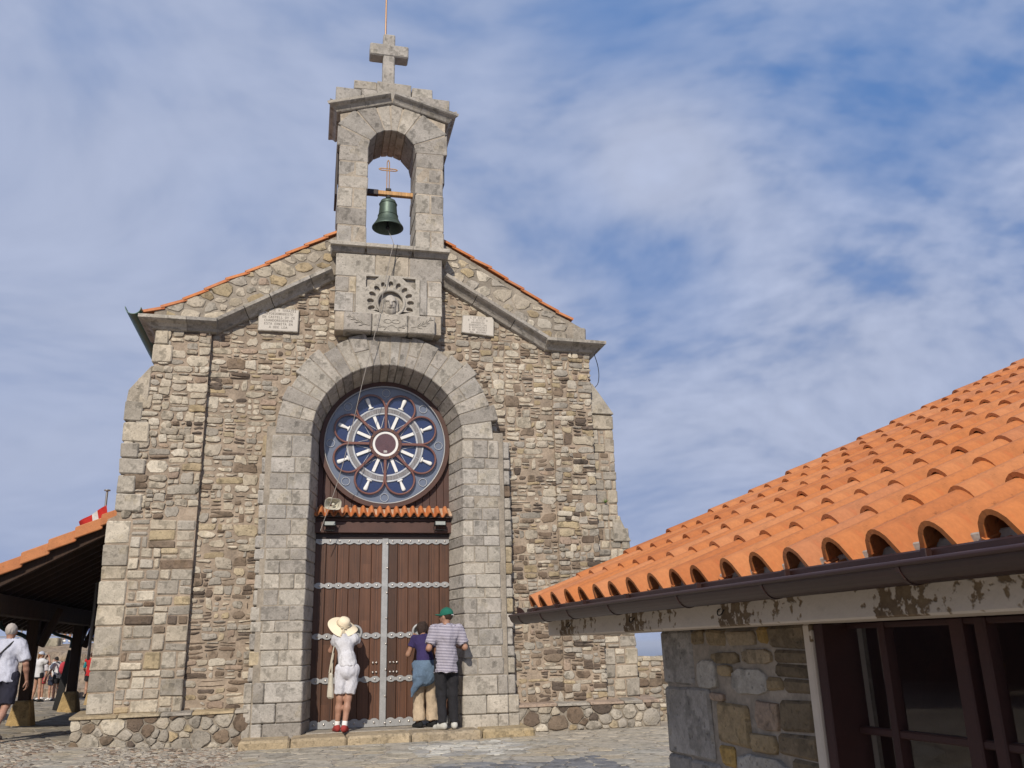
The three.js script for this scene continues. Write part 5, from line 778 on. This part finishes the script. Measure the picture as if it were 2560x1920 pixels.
function bounds(pts, m) { const mn = [1e9, 1e9, 1e9], mx = [-1e9, -1e9, -1e9]; for (const p of pts) for (let k = 0; k < 3; k++) { mn[k] = Math.min(mn[k], p[k] - m); mx[k] = Math.max(mx[k], p[k] + m); } return [mn, mx]; }
const SK = [[.52, .285, .19], [.46, .25, .16], [.50, .29, .20]];
function person(o) {
  const s = o.H / 1.72, S = p => [p[0] * s, p[1] * s, p[2] * s], w = o.wide ?? 1;
  const j = { pelvis: [0, .95, 0], waist: [0, 1.08, .0], chest: [0, 1.29, .01], neck: [0, 1.45, .015], head: [0, 1.605, -.012], lSh: [-.172 * w, 1.405, .012], rSh: [.172 * w, 1.405, .012], lEl: [-.225 * w, 1.13, .03], rEl: [.225 * w, 1.13, .03], lWr: [-.235 * w, .88, -.02], rWr: [.235 * w, .88, -.02], lHip: [-.088, .93, 0], rHip: [.088, .93, 0], lKn: [-.095, .50, -.015], rKn: [.095, .50, -.015], lAn: [-.10, .085, .02], rAn: [.10, .085, .02], lToe: [-.115, .03, -.13], rToe: [.115, .03, -.13], ...(o.J || {}) };
  for (const k in j) j[k] = S(j[k]);
  const G = thing('person', o.label, 'person', o.group, o.pos, o.yaw || 0), h = o.cell || .0105;
  const skin = std(o.skin || SK[0], { roughness: .6, map: plainMap });
  // head frame
  const hy = o.headYaw || 0, hp = o.headPitch || 0, ch = Math.cos(hy), shh = Math.sin(hy), cp = Math.cos(hp), sp = Math.sin(hp);
  const H2L = (x, y, z) => { x -= j.head[0]; y -= j.head[1]; z -= j.head[2]; const a = ch * x - shh * z, b = shh * x + ch * z; return [a / s, (cp * y + sp * b) / s, (-sp * y + cp * b) / s]; };
  const L2H = p => { const y = cp * p[1] - sp * p[2], b = sp * p[1] + cp * p[2]; return [j.head[0] + s * (ch * p[0] + shh * b), j.head[1] + s * y, j.head[2] + s * (-shh * p[0] + ch * b)]; };
  const hs = [ell([0, .015, .005], [.074, .098, .092]), ell([0, -.045, -.022], [.055, .068, .066]), cap([0, .0, -.088], [0, -.028, -.108], .010, .015), ell([-.075, -.01, .0], [.012, .032, .02]), ell([.075, -.01, .0], [.012, .032, .02]), ell([0, -.063, -.086], [.024, .008, .012])];
  const headF = (x, y, z) => { const p = H2L(x, y, z); let d = uni(hs, .025)(...p); d = Math.max(d, -ell([-.03, .012, -.094], [.016, .010, .014])(...p), -ell([.03, .012, -.094], [.016, .010, .014])(...p)); return d * s; };
  const torso = [cap(j.pelvis, j.waist, .128 * s, .112 * s), cap(j.waist, j.chest, .110 * s, .125 * s), cap(mix3(j.lSh, j.rSh, .14), mix3(j.lSh, j.rSh, .86), .058 * s, .058 * s), ell(mix3(j.chest, j.neck, .25), [.155 * s * w, .16 * s, .105 * s])];
  const limb = (a, b, ra, rb) => cap(a, b, ra * s, rb * s);
  const arms = ['l', 'r'].flatMap(k => [limb(j[k + 'Sh'], j[k + 'El'], .047, .038), limb(j[k + 'El'], mix3(j[k + 'El'], j[k + 'Wr'], .35), .039, .038), limb(mix3(j[k + 'El'], j[k + 'Wr'], .35), j[k + 'Wr'], .037, .024)]);
  const legs = ['l', 'r'].flatMap(k => [limb(j[k + 'Hip'], j[k + 'Kn'], .083, .054), limb(j[k + 'Kn'], mix3(j[k + 'Kn'], j[k + 'An'], .35), .052, .054), limb(mix3(j[k + 'Kn'], j[k + 'An'], .35), j[k + 'An'], .054, .034), limb(j[k + 'An'], j[k + 'Toe'], .036, .028)]);
  const neck = cap(j.neck, mix3(j.neck, j.head, .75), .055 * s, .05 * s), bodyF0 = uni([...torso.map(f => (x, y, z) => f(x, y, z) + .012 * s), neck, ...arms, ...legs], .035 * s);
  const bodyF = (x, y, z) => smin(bodyF0(x, y, z), headF(x, y, z), .03 * s), all = Object.values(j);
  const gs = [nets(bodyF, ...bounds(all, .16 * s), h)];
  // fine head over the coarse one, and hands with five fingers
  gs.push(nets(headF, ...bounds([j.head], .15 * s), h * .5));
  for (const k of ['l', 'r']) {
    const W = j[k + 'Wr'], Ev = new THREE.Vector3(...W).sub(new THREE.Vector3(...j[k + 'El'])).normalize(), up = new THREE.Vector3(...(o.palm?.[k] || [k === 'l' ? 1 : -1, 0, 0])); up.addScaledVector(Ev, -up.dot(Ev)).normalize(); const sd = Ev.clone().cross(up).multiplyScalar(k === 'l' ? 1 : -1);
    const at = (a, b, c) => new THREE.Vector3(...W).addScaledVector(Ev, a * s).addScaledVector(sd, b * s).addScaledVector(up, c * s).toArray(), cu = o.curl ?? .5;
    const fs = [cap(at(-.01, 0, 0), at(.035, 0, 0), .024 * s, .026 * s), cap(at(.03, -.022, 0), at(.085, -.028, 0), .014 * s, .012 * s), cap(at(.03, .018, 0), at(.085, .026, 0), .015 * s, .012 * s), cap(at(.03, 0, 0), at(.088, 0, 0), .016 * s, .013 * s)];
    const fl = [.064, .076, .07, .052]; fl.forEach((L, i) => { const b = .032 - i * .0205, p0 = at(.088, b, 0), p1 = at(.088 + L * .52 * Math.cos(cu * .7), b * 1.06, L * .52 * Math.sin(cu * .7)), p2 = at(.088 + L * .52 * Math.cos(cu * .7) + L * .5 * Math.cos(cu * 2), b * 1.08, L * .52 * Math.sin(cu * .7) + L * .5 * Math.sin(cu * 2)); fs.push(cap(p0, p1, .0095 * s, .009 * s), cap(p1, p2, .009 * s, .0078 * s)); });
    fs.push(cap(at(.022, .03, .004), at(.055, .052, .02), .0125 * s, .010 * s), cap(at(.055, .052, .02), at(.082, .054, .034), .010 * s, .0085 * s));
    gs.push(nets(uni(fs, .008 * s), ...bounds([W, at(.09, 0, 0), at(.16, 0, .06), at(.16, .05, 0), at(.05, .06, 0), at(.1, -.05, -.0)], .035 * s), Math.max(.0055, h * .42)));
  }
  mesh('body', uvWrap(merge(gs)), skin, G);
  for (const e of [-1, 1]) { mesh('eye', new THREE.SphereGeometry(.011 * s, 10, 8).translate(...L2H([e * .03, .012, -.081])), M.white, G); mesh('iris', new THREE.SphereGeometry(.0055 * s, 8, 6).translate(...L2H([e * .03, .012, -.0895])), M.black, G); }
  mesh('mouth', new THREE.SphereGeometry(1, 10, 6).scale(.020 * s, .0035 * s, .005 * s).rotateY(hy).translate(...L2H([0, -.063, -.097])), std([.30, .10, .08]), G);
  // clothes
  const fold = (f, a, seed = 0, fr = 13) => (x, y, z) => f(x, y, z) + a * s * (noise(x / s * fr + seed, y / s * fr * .55, z / s * fr) + .55 * noise(x / s * fr * 2.3 + y / s * 9, y / s * fr * 1.1 + seed, z / s * fr * 2.3));
  if (o.top) {
    const t = o.top, inf = (t.loose ?? .014), list = torso.map(f => (x, y, z) => f(x, y, z) - (inf - .006) * s); const hem = S([0, t.hem ?? .90, 0])[1];
    list.push(cap(S([j.pelvis[0] / s, t.hem ?? .9, j.pelvis[2] / s]), j.waist, ((t.fit ? .128 : .155) + inf * (t.flare ?? 1)) * s, (.122 + inf) * s));
    for (const k of ['l', 'r']) { const e = t.sleeve > 1 ? mix3(j[k + 'El'], j[k + 'Wr'], t.sleeve - 1) : mix3(j[k + 'Sh'], j[k + 'El'], t.sleeve); let f = limb(j[k + 'Sh'], t.sleeve > 1 ? j[k + 'El'] : mix3(j[k + 'Sh'], j[k + 'El'], t.sleeve + .2), .056 + inf, .056 + inf * (t.sl ?? 1.1)); f = cutEnd(f, e, j[k + 'Sh']); list.push(f); }
    const u = uni(list, .04 * s), nk = j.neck; const F = fold((x, y, z) => Math.max(u(x, y, z), hem - y + .008 * s * Math.sin(x * 40 / s), .055 * s - Math.hypot((x - nk[0]), (y - nk[1] - .045 * s) * .9, (z - nk[2] - .0 * s)) ), t.fold ?? .011, o.H * 7);
    mesh(t.name || 't_shirt', uvWrap(nets(F, ...bounds([j.pelvis, j.chest, j.lSh, j.rSh, j.lEl, j.rEl, [0, hem, 0]], .17 * s), h)), t.mat, G);
    if (t.collar) mesh('collar', new THREE.TorusGeometry(.062 * s, .014 * s, 8, 24).rotateX(Math.PI / 2 - .2).translate(nk[0], nk[1] + .02 * s, nk[2]), t.mat, G);
  }
  if (o.bottom) {
    const t = o.bottom, inf = t.loose ?? .02, list = [cap(j.pelvis, mix3(j.pelvis, j.waist, .6), (.125 + inf * .6) * s, (.115 + inf * .5) * s), ell([j.pelvis[0], j.pelvis[1] - .06 * s, j.pelvis[2] + .025 * s], [(.128 + inf) * s, .13 * s, (.098 + inf) * s])];
    for (const k of ['l', 'r']) { const kn = j[k + 'Kn'], an = j[k + 'An'], hp_ = j[k + 'Hip']; if (t.end <= 1) { const e = mix3(hp_, kn, t.end); list.push(cutEnd(cap(hp_, mix3(hp_, kn, t.end + .25), (.088 + inf) * s, (.064 + inf * (t.flare ?? 1.6)) * s), e, hp_)); } else { const e = mix3(kn, an, t.end - 1); list.push(cap(hp_, kn, (.088 + inf) * s, (.058 + inf) * s), cutEnd(cap(kn, mix3(kn, an, t.end - 1 + .15), (.058 + inf) * s, (.046 + inf * (t.flare ?? 1)) * s), e, kn)); } }
    const u = uni(list, (t.k ?? .03) * s), top = j.pelvis[1] + (t.rise ?? .09) * s; const F = fold((x, y, z) => Math.max(u(x, y, z), y - top), t.fold ?? .009, o.H * 3);
    mesh(t.name || 'trousers', uvWrap(nets(F, ...bounds([j.pelvis, j.lKn, j.rKn, ...(t.end > 1 ? [j.lAn, j.rAn] : [])], .19 * s), h)), t.mat, G);
  }
  if (o.shoes) for (const k of ['l', 'r']) {
    const A = j[k + 'An'], T = j[k + 'Toe'], hl = [A[0] - (T[0] - A[0]) * .28, T[1] + (A[1] - T[1]) * .35 + (A[1] > .12 * s ? .02 * s : 0), A[2] - (T[2] - A[2]) * .30];
    const f = uni([cap(hl, T, .042 * s, .040 * s), cap(mix3(hl, A, .6), mix3(A, T, .35), .046 * s, .045 * s)], .03 * s), flat = Math.abs(A[1] - .085 * s) < .03 * s;
    mesh('shoe', uvWrap(nets((x, y, z) => flat ? Math.max(f(x, y, z), -(y - .002)) : f(x, y, z), ...bounds([A, T, hl], .07 * s), h * .7)), o.shoes, G);
    if (o.socks) mesh('sock', uvWrap(nets(cap(mix3(A, j[k + 'Kn'], .02), mix3(A, j[k + 'Kn'], o.socks), .042 * s, .043 * s), ...bounds([A, mix3(A, j[k + 'Kn'], o.socks)], .06 * s), h * .7)), M.sock, G);
  }
  if (o.hair) {
    const t = o.hair, f0 = ell([0, .026, .012], [.084, .102, .098]), f = (x, y, z) => { const p = H2L(x, y, z); let d = Math.max(f0(...p) - (t.vol || 0), -(p[2] + .045 - Math.max(0, p[1] - .03) * .9) * .9 + 0, t.low - p[1] + (p[2] < .02 ? .05 : 0)); if (t.long) { const q = cap([0, -.02, .045], [0, -t.long, .06], .078, .055)(...p); d = smin(d, Math.max(q, -(p[2] - .005)), .03); } if (t.tail) d = smin(d, cap([0, .03, .10], [0, -.17, .12], .03, .014)(...p), .02); return (d + (t.vol ? .013 : .006) * noise(p[0] * 40, p[1] * 14, p[2] * 40)) * s; };
    mesh('hair', uvWrap(nets(f, ...bounds([j.head, L2H([0, -(t.long || .1), .08]), L2H([0, -.2, .15])], .13 * s), h * .6)), t.mat, G);
  }
  o.extra?.(G, j, s, { L2H, H2L, h });
  return G;
}
const capHat = (mat, vis, opt = {}) => (G, j, s, { L2H, H2L, h }) => {
  const f = (x, y, z) => { const p = H2L(x, y, z), d = ell([0, .03, .008], [.092, .106, .110])(...p); let q = Math.max(d, .012 - p[1] + p[2] * .16); const v = Math.max(ell([0, .022 - (p[2] + .1) * .1, -.10], [.078, .015, .095])(...p), p[2] + .05); q = Math.min(q, v); return q * s; };
  mesh('cap', uvWrap(nets(f, ...bounds([j.head, L2H([0, .05, -.2])], .14 * s), h * .55)), mat, G); mesh('cap_button', new THREE.SphereGeometry(.009 * s, 8, 6).translate(...L2H([0, .135, .008])), mat, G);
  if (opt.strap) mesh('cap_strap', new THREE.BoxGeometry(.05 * s, .012 * s, .006 * s).rotateY(opt.yaw || 0).translate(...L2H([0, .022, .117])), M.sock, G);
};
const stripes = (() => { const n = 64, t = dtex(n, (i, x, y) => (y % 64) < 34 ? [.75, .73, .77] : [.27, .24, .33], true, .022); return t; })();
{
  // woman in white with a sun hat, at the left leaf
  const white = cloth(.74, .73, .76), shorts = cloth(.76, .75, .80), straw = std([.80, .69, .51], { bumpMap: clothBump, bumpScale: .002 });
  const A = person({ H: 1.65, pos: [-.66, .130, .16], label: 'woman in white with a wide cream sun hat peering through the left door leaf', wide: .92,
    J: { pelvis: [.045, .95, .05], waist: [.035, 1.09, .02], chest: [0, 1.29, -.05], neck: [-.01, 1.44, -.10], head: [-.01, 1.575, -.20], lSh: [-.155, 1.40, -.07], rSh: [.155, 1.40, -.07], lHip: [-.04, .93, .04], rHip: [.13, .93, .04], lKn: [-.06, .50, .03], rKn: [.07, .50, .05], lAn: [-.085, .085, -.03], rAn: [.02, .085, .10], lToe: [-.115, .03, -.19], rToe: [.06, .03, -.05], rEl: [.245, 1.30, -.23], rWr: [.15, 1.50, -.36], lEl: [-.215, 1.22, -.22], lWr: [-.10, 1.47, -.36] }, palm: { l: [0, 0, -1], r: [0, 0, -1] },
    top: { mat: white, sleeve: .42, hem: .985, loose: .012, fold: .016, fit: 1, flare: .6 }, bottom: { name: 'shorts', mat: shorts, end: .84, loose: .020, flare: 1.7, rise: .115, fold: .014, k: .012 }, shoes: cloth(.40, .045, .04), socks: .16, hair: { mat: std([.10, .05, .025]), low: -.05 }, skin: [.50, .27, .185],
    extra: (G, j, s, { L2H }) => {
      const rings = [[0, .115], [.04, .114], [.075, .10], [.093, .07], [.098, .03], [.101, .004], [.11, -.004], [.15, -.012], [.20, -.014], [.238, -.018], [.241, -.022], [.20, -.022], [.11, -.012]], n = 48, pos = [], idx = [];
      rings.forEach(([r, y]) => { for (let i = 0; i < n; i++) { const t = i / n * 6.2832, k = clamp((r - .1) / .14), wv = k * (.020 * Math.sin(2 * t + .5) + .012 * Math.sin(3 * t)); pos.push(r * Math.cos(t), y + wv - k * .025, r * Math.sin(t)); } }); for (let r = 0; r + 1 < rings.length; r++) for (let i = 0; i < n; i++) { const a = r * n + i, b = r * n + (i + 1) % n; idx.push(a, b, b + n, a, b + n, a + n); }
      const g = new THREE.BufferGeometry(); g.setAttribute('position', new THREE.Float32BufferAttribute(pos, 3)); g.setIndex(idx); g.computeVertexNormals();
      const hat = mesh('sun_hat', boxUV(g), straw, G); hat.position.set(j.head[0] - .02, j.head[1] + .05, j.head[2] + .05); hat.rotation.set(.62, 0, -.22);
      mesh('hat_ribbon', merge([new THREE.TorusGeometry(.103, .011, 6, 40).scale(1, 1, 1.3).rotateX(Math.PI / 2).translate(0, .016, 0)]), cloth(.66, .56, .40), hat);
      mesh('hat_bow', merge([new THREE.SphereGeometry(.028, 8, 6).scale(1, .5, .6).translate(-.025, .012, .12), new THREE.SphereGeometry(.028, 8, 6).scale(1, .5, .6).translate(.025, .012, .12), bar([0, .01, .12], [-.03, -.055, .23], .022, .006), bar([0, .01, .12], [.035, -.06, .25], .022, .006)]), cloth(.68, .58, .42), hat);
    } });
  // her tote bag
  const tb = thing('tote_bag', 'flat cream tote bag hanging from the shoulder of the woman in white', 'bag', null, [-.86, 0, .12]);
  const bagMat = cloth(.68, .62, .50); mesh('bag_body', hexa([[-.045, .60, -.16], [.045, .60, -.16], [-.03, .98, -.15], [.03, .98, -.15], [-.05, .62, .16], [.05, .60, .16], [-.03, .98, .15], [.03, .98, .15]], .025), bagMat, tb); for (const e of [-1, 1]) mesh('strap', tube([[e * .02 - .005, .97, e * .06], [.01, 1.22, e * .05 - .02], [.055, 1.44, -.05], [.07, 1.525, -.11], [.06, 1.48, -.17], [.03, 1.2, -.17], [e * .02, .97, e * .06 - .06]], .009, 40, 6), bagMat, tb);
  // dark-haired woman
  const denim = cloth(.135, .205, .30), navy = cloth(.040, .026, .115);
  person({ H: 1.62, pos: [.55, .130, .10], label: 'dark-haired woman in navy T-shirt, denim jacket tied round her waist, at the door', wide: .92,
    J: { pelvis: [.035, .95, .04], waist: [.03, 1.09, .02], chest: [.03, 1.28, -.05], neck: [.02, 1.43, -.11], head: [.015, 1.555, -.22], lSh: [-.135, 1.395, -.08], rSh: [.195, 1.395, -.07], lEl: [-.23, 1.15, -.12], lWr: [-.11, 1.40, -.34], rEl: [.26, 1.16, -.14], rWr: [.14, 1.42, -.34], lHip: [-.05, .93, .03], rHip: [.12, .93, .03], lKn: [-.065, .50, 0], rKn: [.145, .50, -.01], lAn: [-.055, .085, .02], rAn: [.17, .085, 0] }, palm: { l: [0, 0, -1], r: [0, 0, -1] },
    top: { mat: navy, sleeve: .48, hem: .98, loose: .012, fit: 1 }, bottom: { mat: cloth(.60, .47, .33), end: 1.93, loose: .03, flare: 2.0, fold: .012, k: .01 }, shoes: cloth(.012, .012, .013), hair: { mat: std([.028, .014, .009], { roughness: .8, bumpMap: woodBump, bumpScale: .006 }), low: -.06, long: .15, vol: .014 }, skin: [.44, .235, .15],
    extra: (G, j, s, { h }) => {
      const P = j.pelvis; const f = uni([ell([P[0], P[1] + .01 * s, P[2]], [.215 * s, .16 * s, .205 * s]), ell([P[0] - .03, P[1] - .13 * s, P[2] + .13], [.19 * s, .17 * s, .085 * s]), cap([P[0] - .12, P[1] - .1, P[2] + .12], [P[0] - .22, P[1] - .42, P[2] + .10], .07, .02), cap([P[0] - .06, P[1] - .12, P[2] + .15], [P[0] - .15, P[1] - .32, P[2] + .14], .07, .03)], .05);
      mesh('denim_jacket', uvWrap(nets((x, y, z) => Math.max(f(x, y, z) + .020 * noise(x * 12 + 3, y * 10, z * 14) + .006 * noise(x * 40, y * 30, z * 40), y - P[1] - .10), [P[0] - .4, P[1] - .5, P[2] - .3], [P[0] + .35, P[1] + .25, P[2] + .3], h)), denim, G);
      mesh('jacket_knot', uvWrap(nets(fold3(ell([P[0] + .02, P[1] + .07, P[2] - .17], [.05, .04, .04])), [P[0] - .1, P[1], P[2] - .26], [P[0] + .14, P[1] + .15, P[2] - .1], h)), denim, G);
    } });
  function fold3(f) { return (x, y, z) => f(x, y, z) + .006 * noise(x * 30, y * 30, z * 30); }
  // man in a striped shirt and green cap
  person({ H: 1.76, pos: [.86, .125, .52], label: 'man in a striped T-shirt, black jeans and green cap standing at the right door leaf', wide: 1.06, headYaw: .85,
    J: { lEl: [-.27, 1.15, .05], lWr: [-.245, 1.13, -.19], rEl: [.275, 1.15, .05], rWr: [.255, 1.15, -.19], lHip: [-.09, .93, 0], rHip: [.09, .93, 0], lKn: [-.075, .50, -.02], rKn: [.095, .50, -.02], lAn: [-.065, .085, .03], rAn: [.115, .085, 0], lToe: [-.15, .03, -.10], rToe: [.135, .03, -.15] }, palm: { l: [0, 1, 0], r: [0, 1, 0] },
    top: { mat: std([1, 1, 1], { map: stripes, bumpMap: clothBump, bumpScale: .001 }), sleeve: .80, hem: .80, loose: .032, flare: .9, sl: .7, fold: .013 }, bottom: { mat: cloth(.018, .017, .021), end: 1.97, loose: .018, flare: 1, fold: .012 }, shoes: cloth(.66, .64, .58), hair: { mat: std([.035, .018, .010]), low: -.055 }, skin: [.50, .27, .18],
    extra: (G, j, s, e) => { capHat(cloth(.010, .155, .105), 0, { strap: true, yaw: .85 })(G, j, s, e); mesh('neckband', new THREE.TorusGeometry(.066 * s, .009, 8, 28).rotateX(Math.PI / 2 - .15).translate(j.neck[0], j.neck[1] + .012, j.neck[2]), cloth(.10, .03, .03), G); } });
  // older man walking off on the left
  person({ H: 1.63, pos: [-5.50, gy(-5.50, -.3), -.3], yaw: -.12, label: 'grey-haired man in a pale polo shirt and navy shorts walking towards the porch', wide: 1.02,
    J: { lHip: [-.09, .93, 0], rHip: [.09, .93, 0], rKn: [.09, .52, .04], rAn: [.07, .17, .30], rToe: [.075, .05, .19], lKn: [-.10, .52, -.16], lAn: [-.10, .085, -.20], lToe: [-.11, .03, -.35], rEl: [.29, 1.12, .03], rWr: [.30, .87, -.06], lEl: [-.28, 1.13, .02], lWr: [-.25, .95, -.17] },
    top: { name: 'polo_shirt', mat: cloth(.66, .68, .80), sleeve: .86, hem: .86, loose: .034, sl: .8, collar: true, fold: .014 }, bottom: { name: 'shorts', mat: cloth(.024, .024, .045), end: .96, loose: .034, flare: 1.3, fold: .012 }, shoes: cloth(.42, .38, .36), socks: .14, hair: { mat: std([.40, .36, .33]), low: -.055 }, skin: [.50, .27, .19] });
  const sb = thing('shoulder_bag', 'black sling bag worn across the back of the grey-haired man', 'bag', null, [-5.50, gy(-5.50, -.3), -.3], -.12);
  mesh('strap', tube([[.09, 1.40, -.08], [.11, 1.415, .02], [.07, 1.34, .125], [-.04, 1.20, .172], [-.16, 1.06, .158], [-.23, .99, .08]], .012, 40, 6), M.black, sb); mesh('pouch', uvWrap(nets(ell([-.20, 1.01, .15], [.075, .15, .05]), [-.3, .83, .05], [-.08, 1.19, .24], .012)), M.black, sb);
}
{ // children beyond the porch posts
  const wt = () => cloth(.74, .73, .74), bs = () => cloth(.016, .015, .018), kid = (o) => person({ cell: .017, curl: .7, ...o });
  const gp = (x, z) => [x, gy(x, z), z];
  kid({ H: 1.16, pos: gp(-7.55, -9.93), yaw: -.75, label: 'girl in a white T-shirt and pale cap holding something up to her face', J: { rEl: [.26, 1.28, -.20], rWr: [.10, 1.52, -.25], lEl: [-.25, 1.28, -.20], lWr: [-.09, 1.52, -.25], lAn: [-.17, .085, .05], rAn: [.17, .085, 0], lKn: [-.14, .5, 0], rKn: [.14, .5, 0], lToe: [-.19, .03, -.12], rToe: [.2, .03, -.14] }, top: { mat: wt(), sleeve: .6, hem: .84, loose: .03 }, bottom: { name: 'shorts', mat: bs(), end: .3, loose: .02 }, shoes: M.black, hair: { mat: std([.20, .09, .03]), low: -.05, tail: 1 }, extra: capHat(cloth(.62, .66, .76)) });
  kid({ H: 1.08, pos: gp(-7.25, -10.45), yaw: 1.0, headPitch: -.3, label: 'dark-haired boy in white stooping under a red backpack', J: { chest: [0, 1.28, -.06], neck: [0, 1.43, -.12], head: [0, 1.56, -.18], lSh: [-.165, 1.4, -.09], rSh: [.165, 1.4, -.09], rEl: [.22, 1.15, -.16], rWr: [.16, 1.0, -.34], lEl: [-.22, 1.15, -.16], lWr: [-.16, 1.0, -.34] }, top: { mat: wt(), sleeve: .75, hem: .86, loose: .032 }, bottom: { name: 'shorts', mat: bs(), end: .62, loose: .03 }, shoes: M.black, hair: { mat: std([.014, .010, .009]), low: -.06 } });
  const bp = thing('backpack', 'red backpack on the back of the stooping boy', 'backpack', null, gp(-7.25, -10.45), 1.0); mesh('pack', uvWrap(nets(ell([0, .78, .155], [.115, .155, .085]), [-.16, .58, .03], [.16, .98, .28], .014)), cloth(.56, .05, .07), bp); mesh('pocket', uvWrap(nets(ell([0, .71, .215], [.085, .075, .05]), [-.13, .6, .14], [.13, .83, .29], .014)), cloth(.50, .04, .06), bp); for (const e of [-1, 1]) mesh('strap', tube([[e * .07, .90, .10], [e * .08, .93, -.02], [e * .09, .82, -.10], [e * .09, .66, -.02], [e * .08, .64, .10]], .012, 20, 5), M.black, bp);
  kid({ H: 1.0, pos: gp(-7.43, -10.75), yaw: 2.6, label: 'small child in white with dark shorts between the girl and the backpack boy', top: { mat: wt(), sleeve: .7, hem: .84, loose: .03 }, bottom: { name: 'shorts', mat: cloth(.02, .025, .05), end: .7, loose: .03 }, shoes: M.sock, hair: { mat: std([.03, .018, .012]), low: -.06 } });
  kid({ H: .98, pos: gp(-7.70, -10.9), yaw: 2.2, label: 'small child in white half hidden behind the girl with the cap', top: { mat: cloth(.70, .66, .68), sleeve: .7, hem: .84, loose: .03 }, bottom: { name: 'shorts', mat: cloth(.5, .06, .07), end: .6, loose: .03 }, shoes: M.sock, hair: { mat: std([.06, .03, .015]), low: -.06 } });
  kid({ H: 1.17, pos: gp(-6.80, -11.88), yaw: .15, label: 'boy in a red waistcoat over turquoise sleeves beside the chapel corner', J: { lEl: [-.25, 1.14, -.02], lWr: [-.2, .98, -.2] }, top: { name: 'waistcoat', mat: cloth(.58, .020, .022), sleeve: .12, hem: .84, loose: .036 }, bottom: { name: 'shorts', mat: bs(), end: .62, loose: .03 }, shoes: M.black, hair: { mat: std([.05, .022, .012]), low: -.06 }, extra: (G, j, s, { h }) => { for (const k of ['l', 'r']) mesh('sleeve', uvWrap(nets(cap(mix3(j[k + 'Sh'], j[k + 'El'], .1), mix3(j[k + 'Sh'], j[k + 'El'], .85), .06 * s, .058 * s), ...bounds([j[k + 'Sh'], j[k + 'El']], .09 * s), h)), cloth(.02, .27, .30), G); } });
  kid({ H: 1.3, pos: [-8.5, 1.76, -16.2], yaw: .5, label: 'bare-legged walker on the terrace, cut off by the porch eave', top: { mat: wt(), sleeve: .7, hem: .84, loose: .03 }, bottom: { name: 'shorts', mat: bs(), end: .5, loose: .03 }, shoes: M.sock, hair: { mat: std([.05, .022, .012]), low: -.06 } });
  kid({ H: 1.3, pos: [-7.83, 1.76, -16.3], yaw: -.4, label: 'walker in blue trousers on the terrace beside the chapel corner', top: { mat: wt(), sleeve: .7, hem: .84, loose: .03 }, bottom: { mat: cloth(.04, .06, .16), end: 1.8, loose: .02 }, shoes: M.sock, hair: { mat: std([.05, .022, .012]), low: -.06 } });
}
{ // bearded head carved on the relief panel
  const c = [0, 0, 0], H = uni([ell([c[0], c[1] + .02, c[2]], [.085, .115, .075]), ell([c[0], c[1] - .09, c[2] + .012], [.07, .075, .065]), cap([c[0], c[1] + .02, c[2] + .07], [c[0], c[1] - .03, c[2] + .098], .012, .02), ell([c[0] - .04, c[1] + .032, c[2] + .068], [.028, .01, .02]), ell([c[0] + .04, c[1] + .032, c[2] + .068], [.028, .01, .02]), ell([c[0], c[1] - .055, c[2] + .072], [.045, .012, .02]), cap([c[0] - .075, c[1] + .05, c[2] - .01], [c[0] - .085, c[1] - .08, c[2] - .01], .03, .025), cap([c[0] + .075, c[1] + .05, c[2] - .01], [c[0] + .085, c[1] - .08, c[2] - .01], .03, .025)], .018);
  const F = (x, y, z) => { let d = H(x, y, z); for (const e of [-1, 1]) d = Math.max(d, -ell([c[0] + e * .036, c[1] + .008, c[2] + .082], [.021, .012, .018])(x, y, z)); d = Math.max(d, -ell([c[0], c[1] - .075, c[2] + .09], [.026, .007, .03])(x, y, z)); if (y < c[1] - .07) d += .0025 * Math.sin(x * 150 + y * 40); return Math.max(d, -(z + .07)); };
  const m = mesh('carved_head', paint(uvWrap(nets(F, [-.16, -.18, -.09], [.16, .16, .14], .0065).scale(1.32, 1.32, 1.15).translate(-.075, 6.985, .365)), C.ash[0]), M.ashlar, reliefPanel);
}
renderer.render(scene, camera);
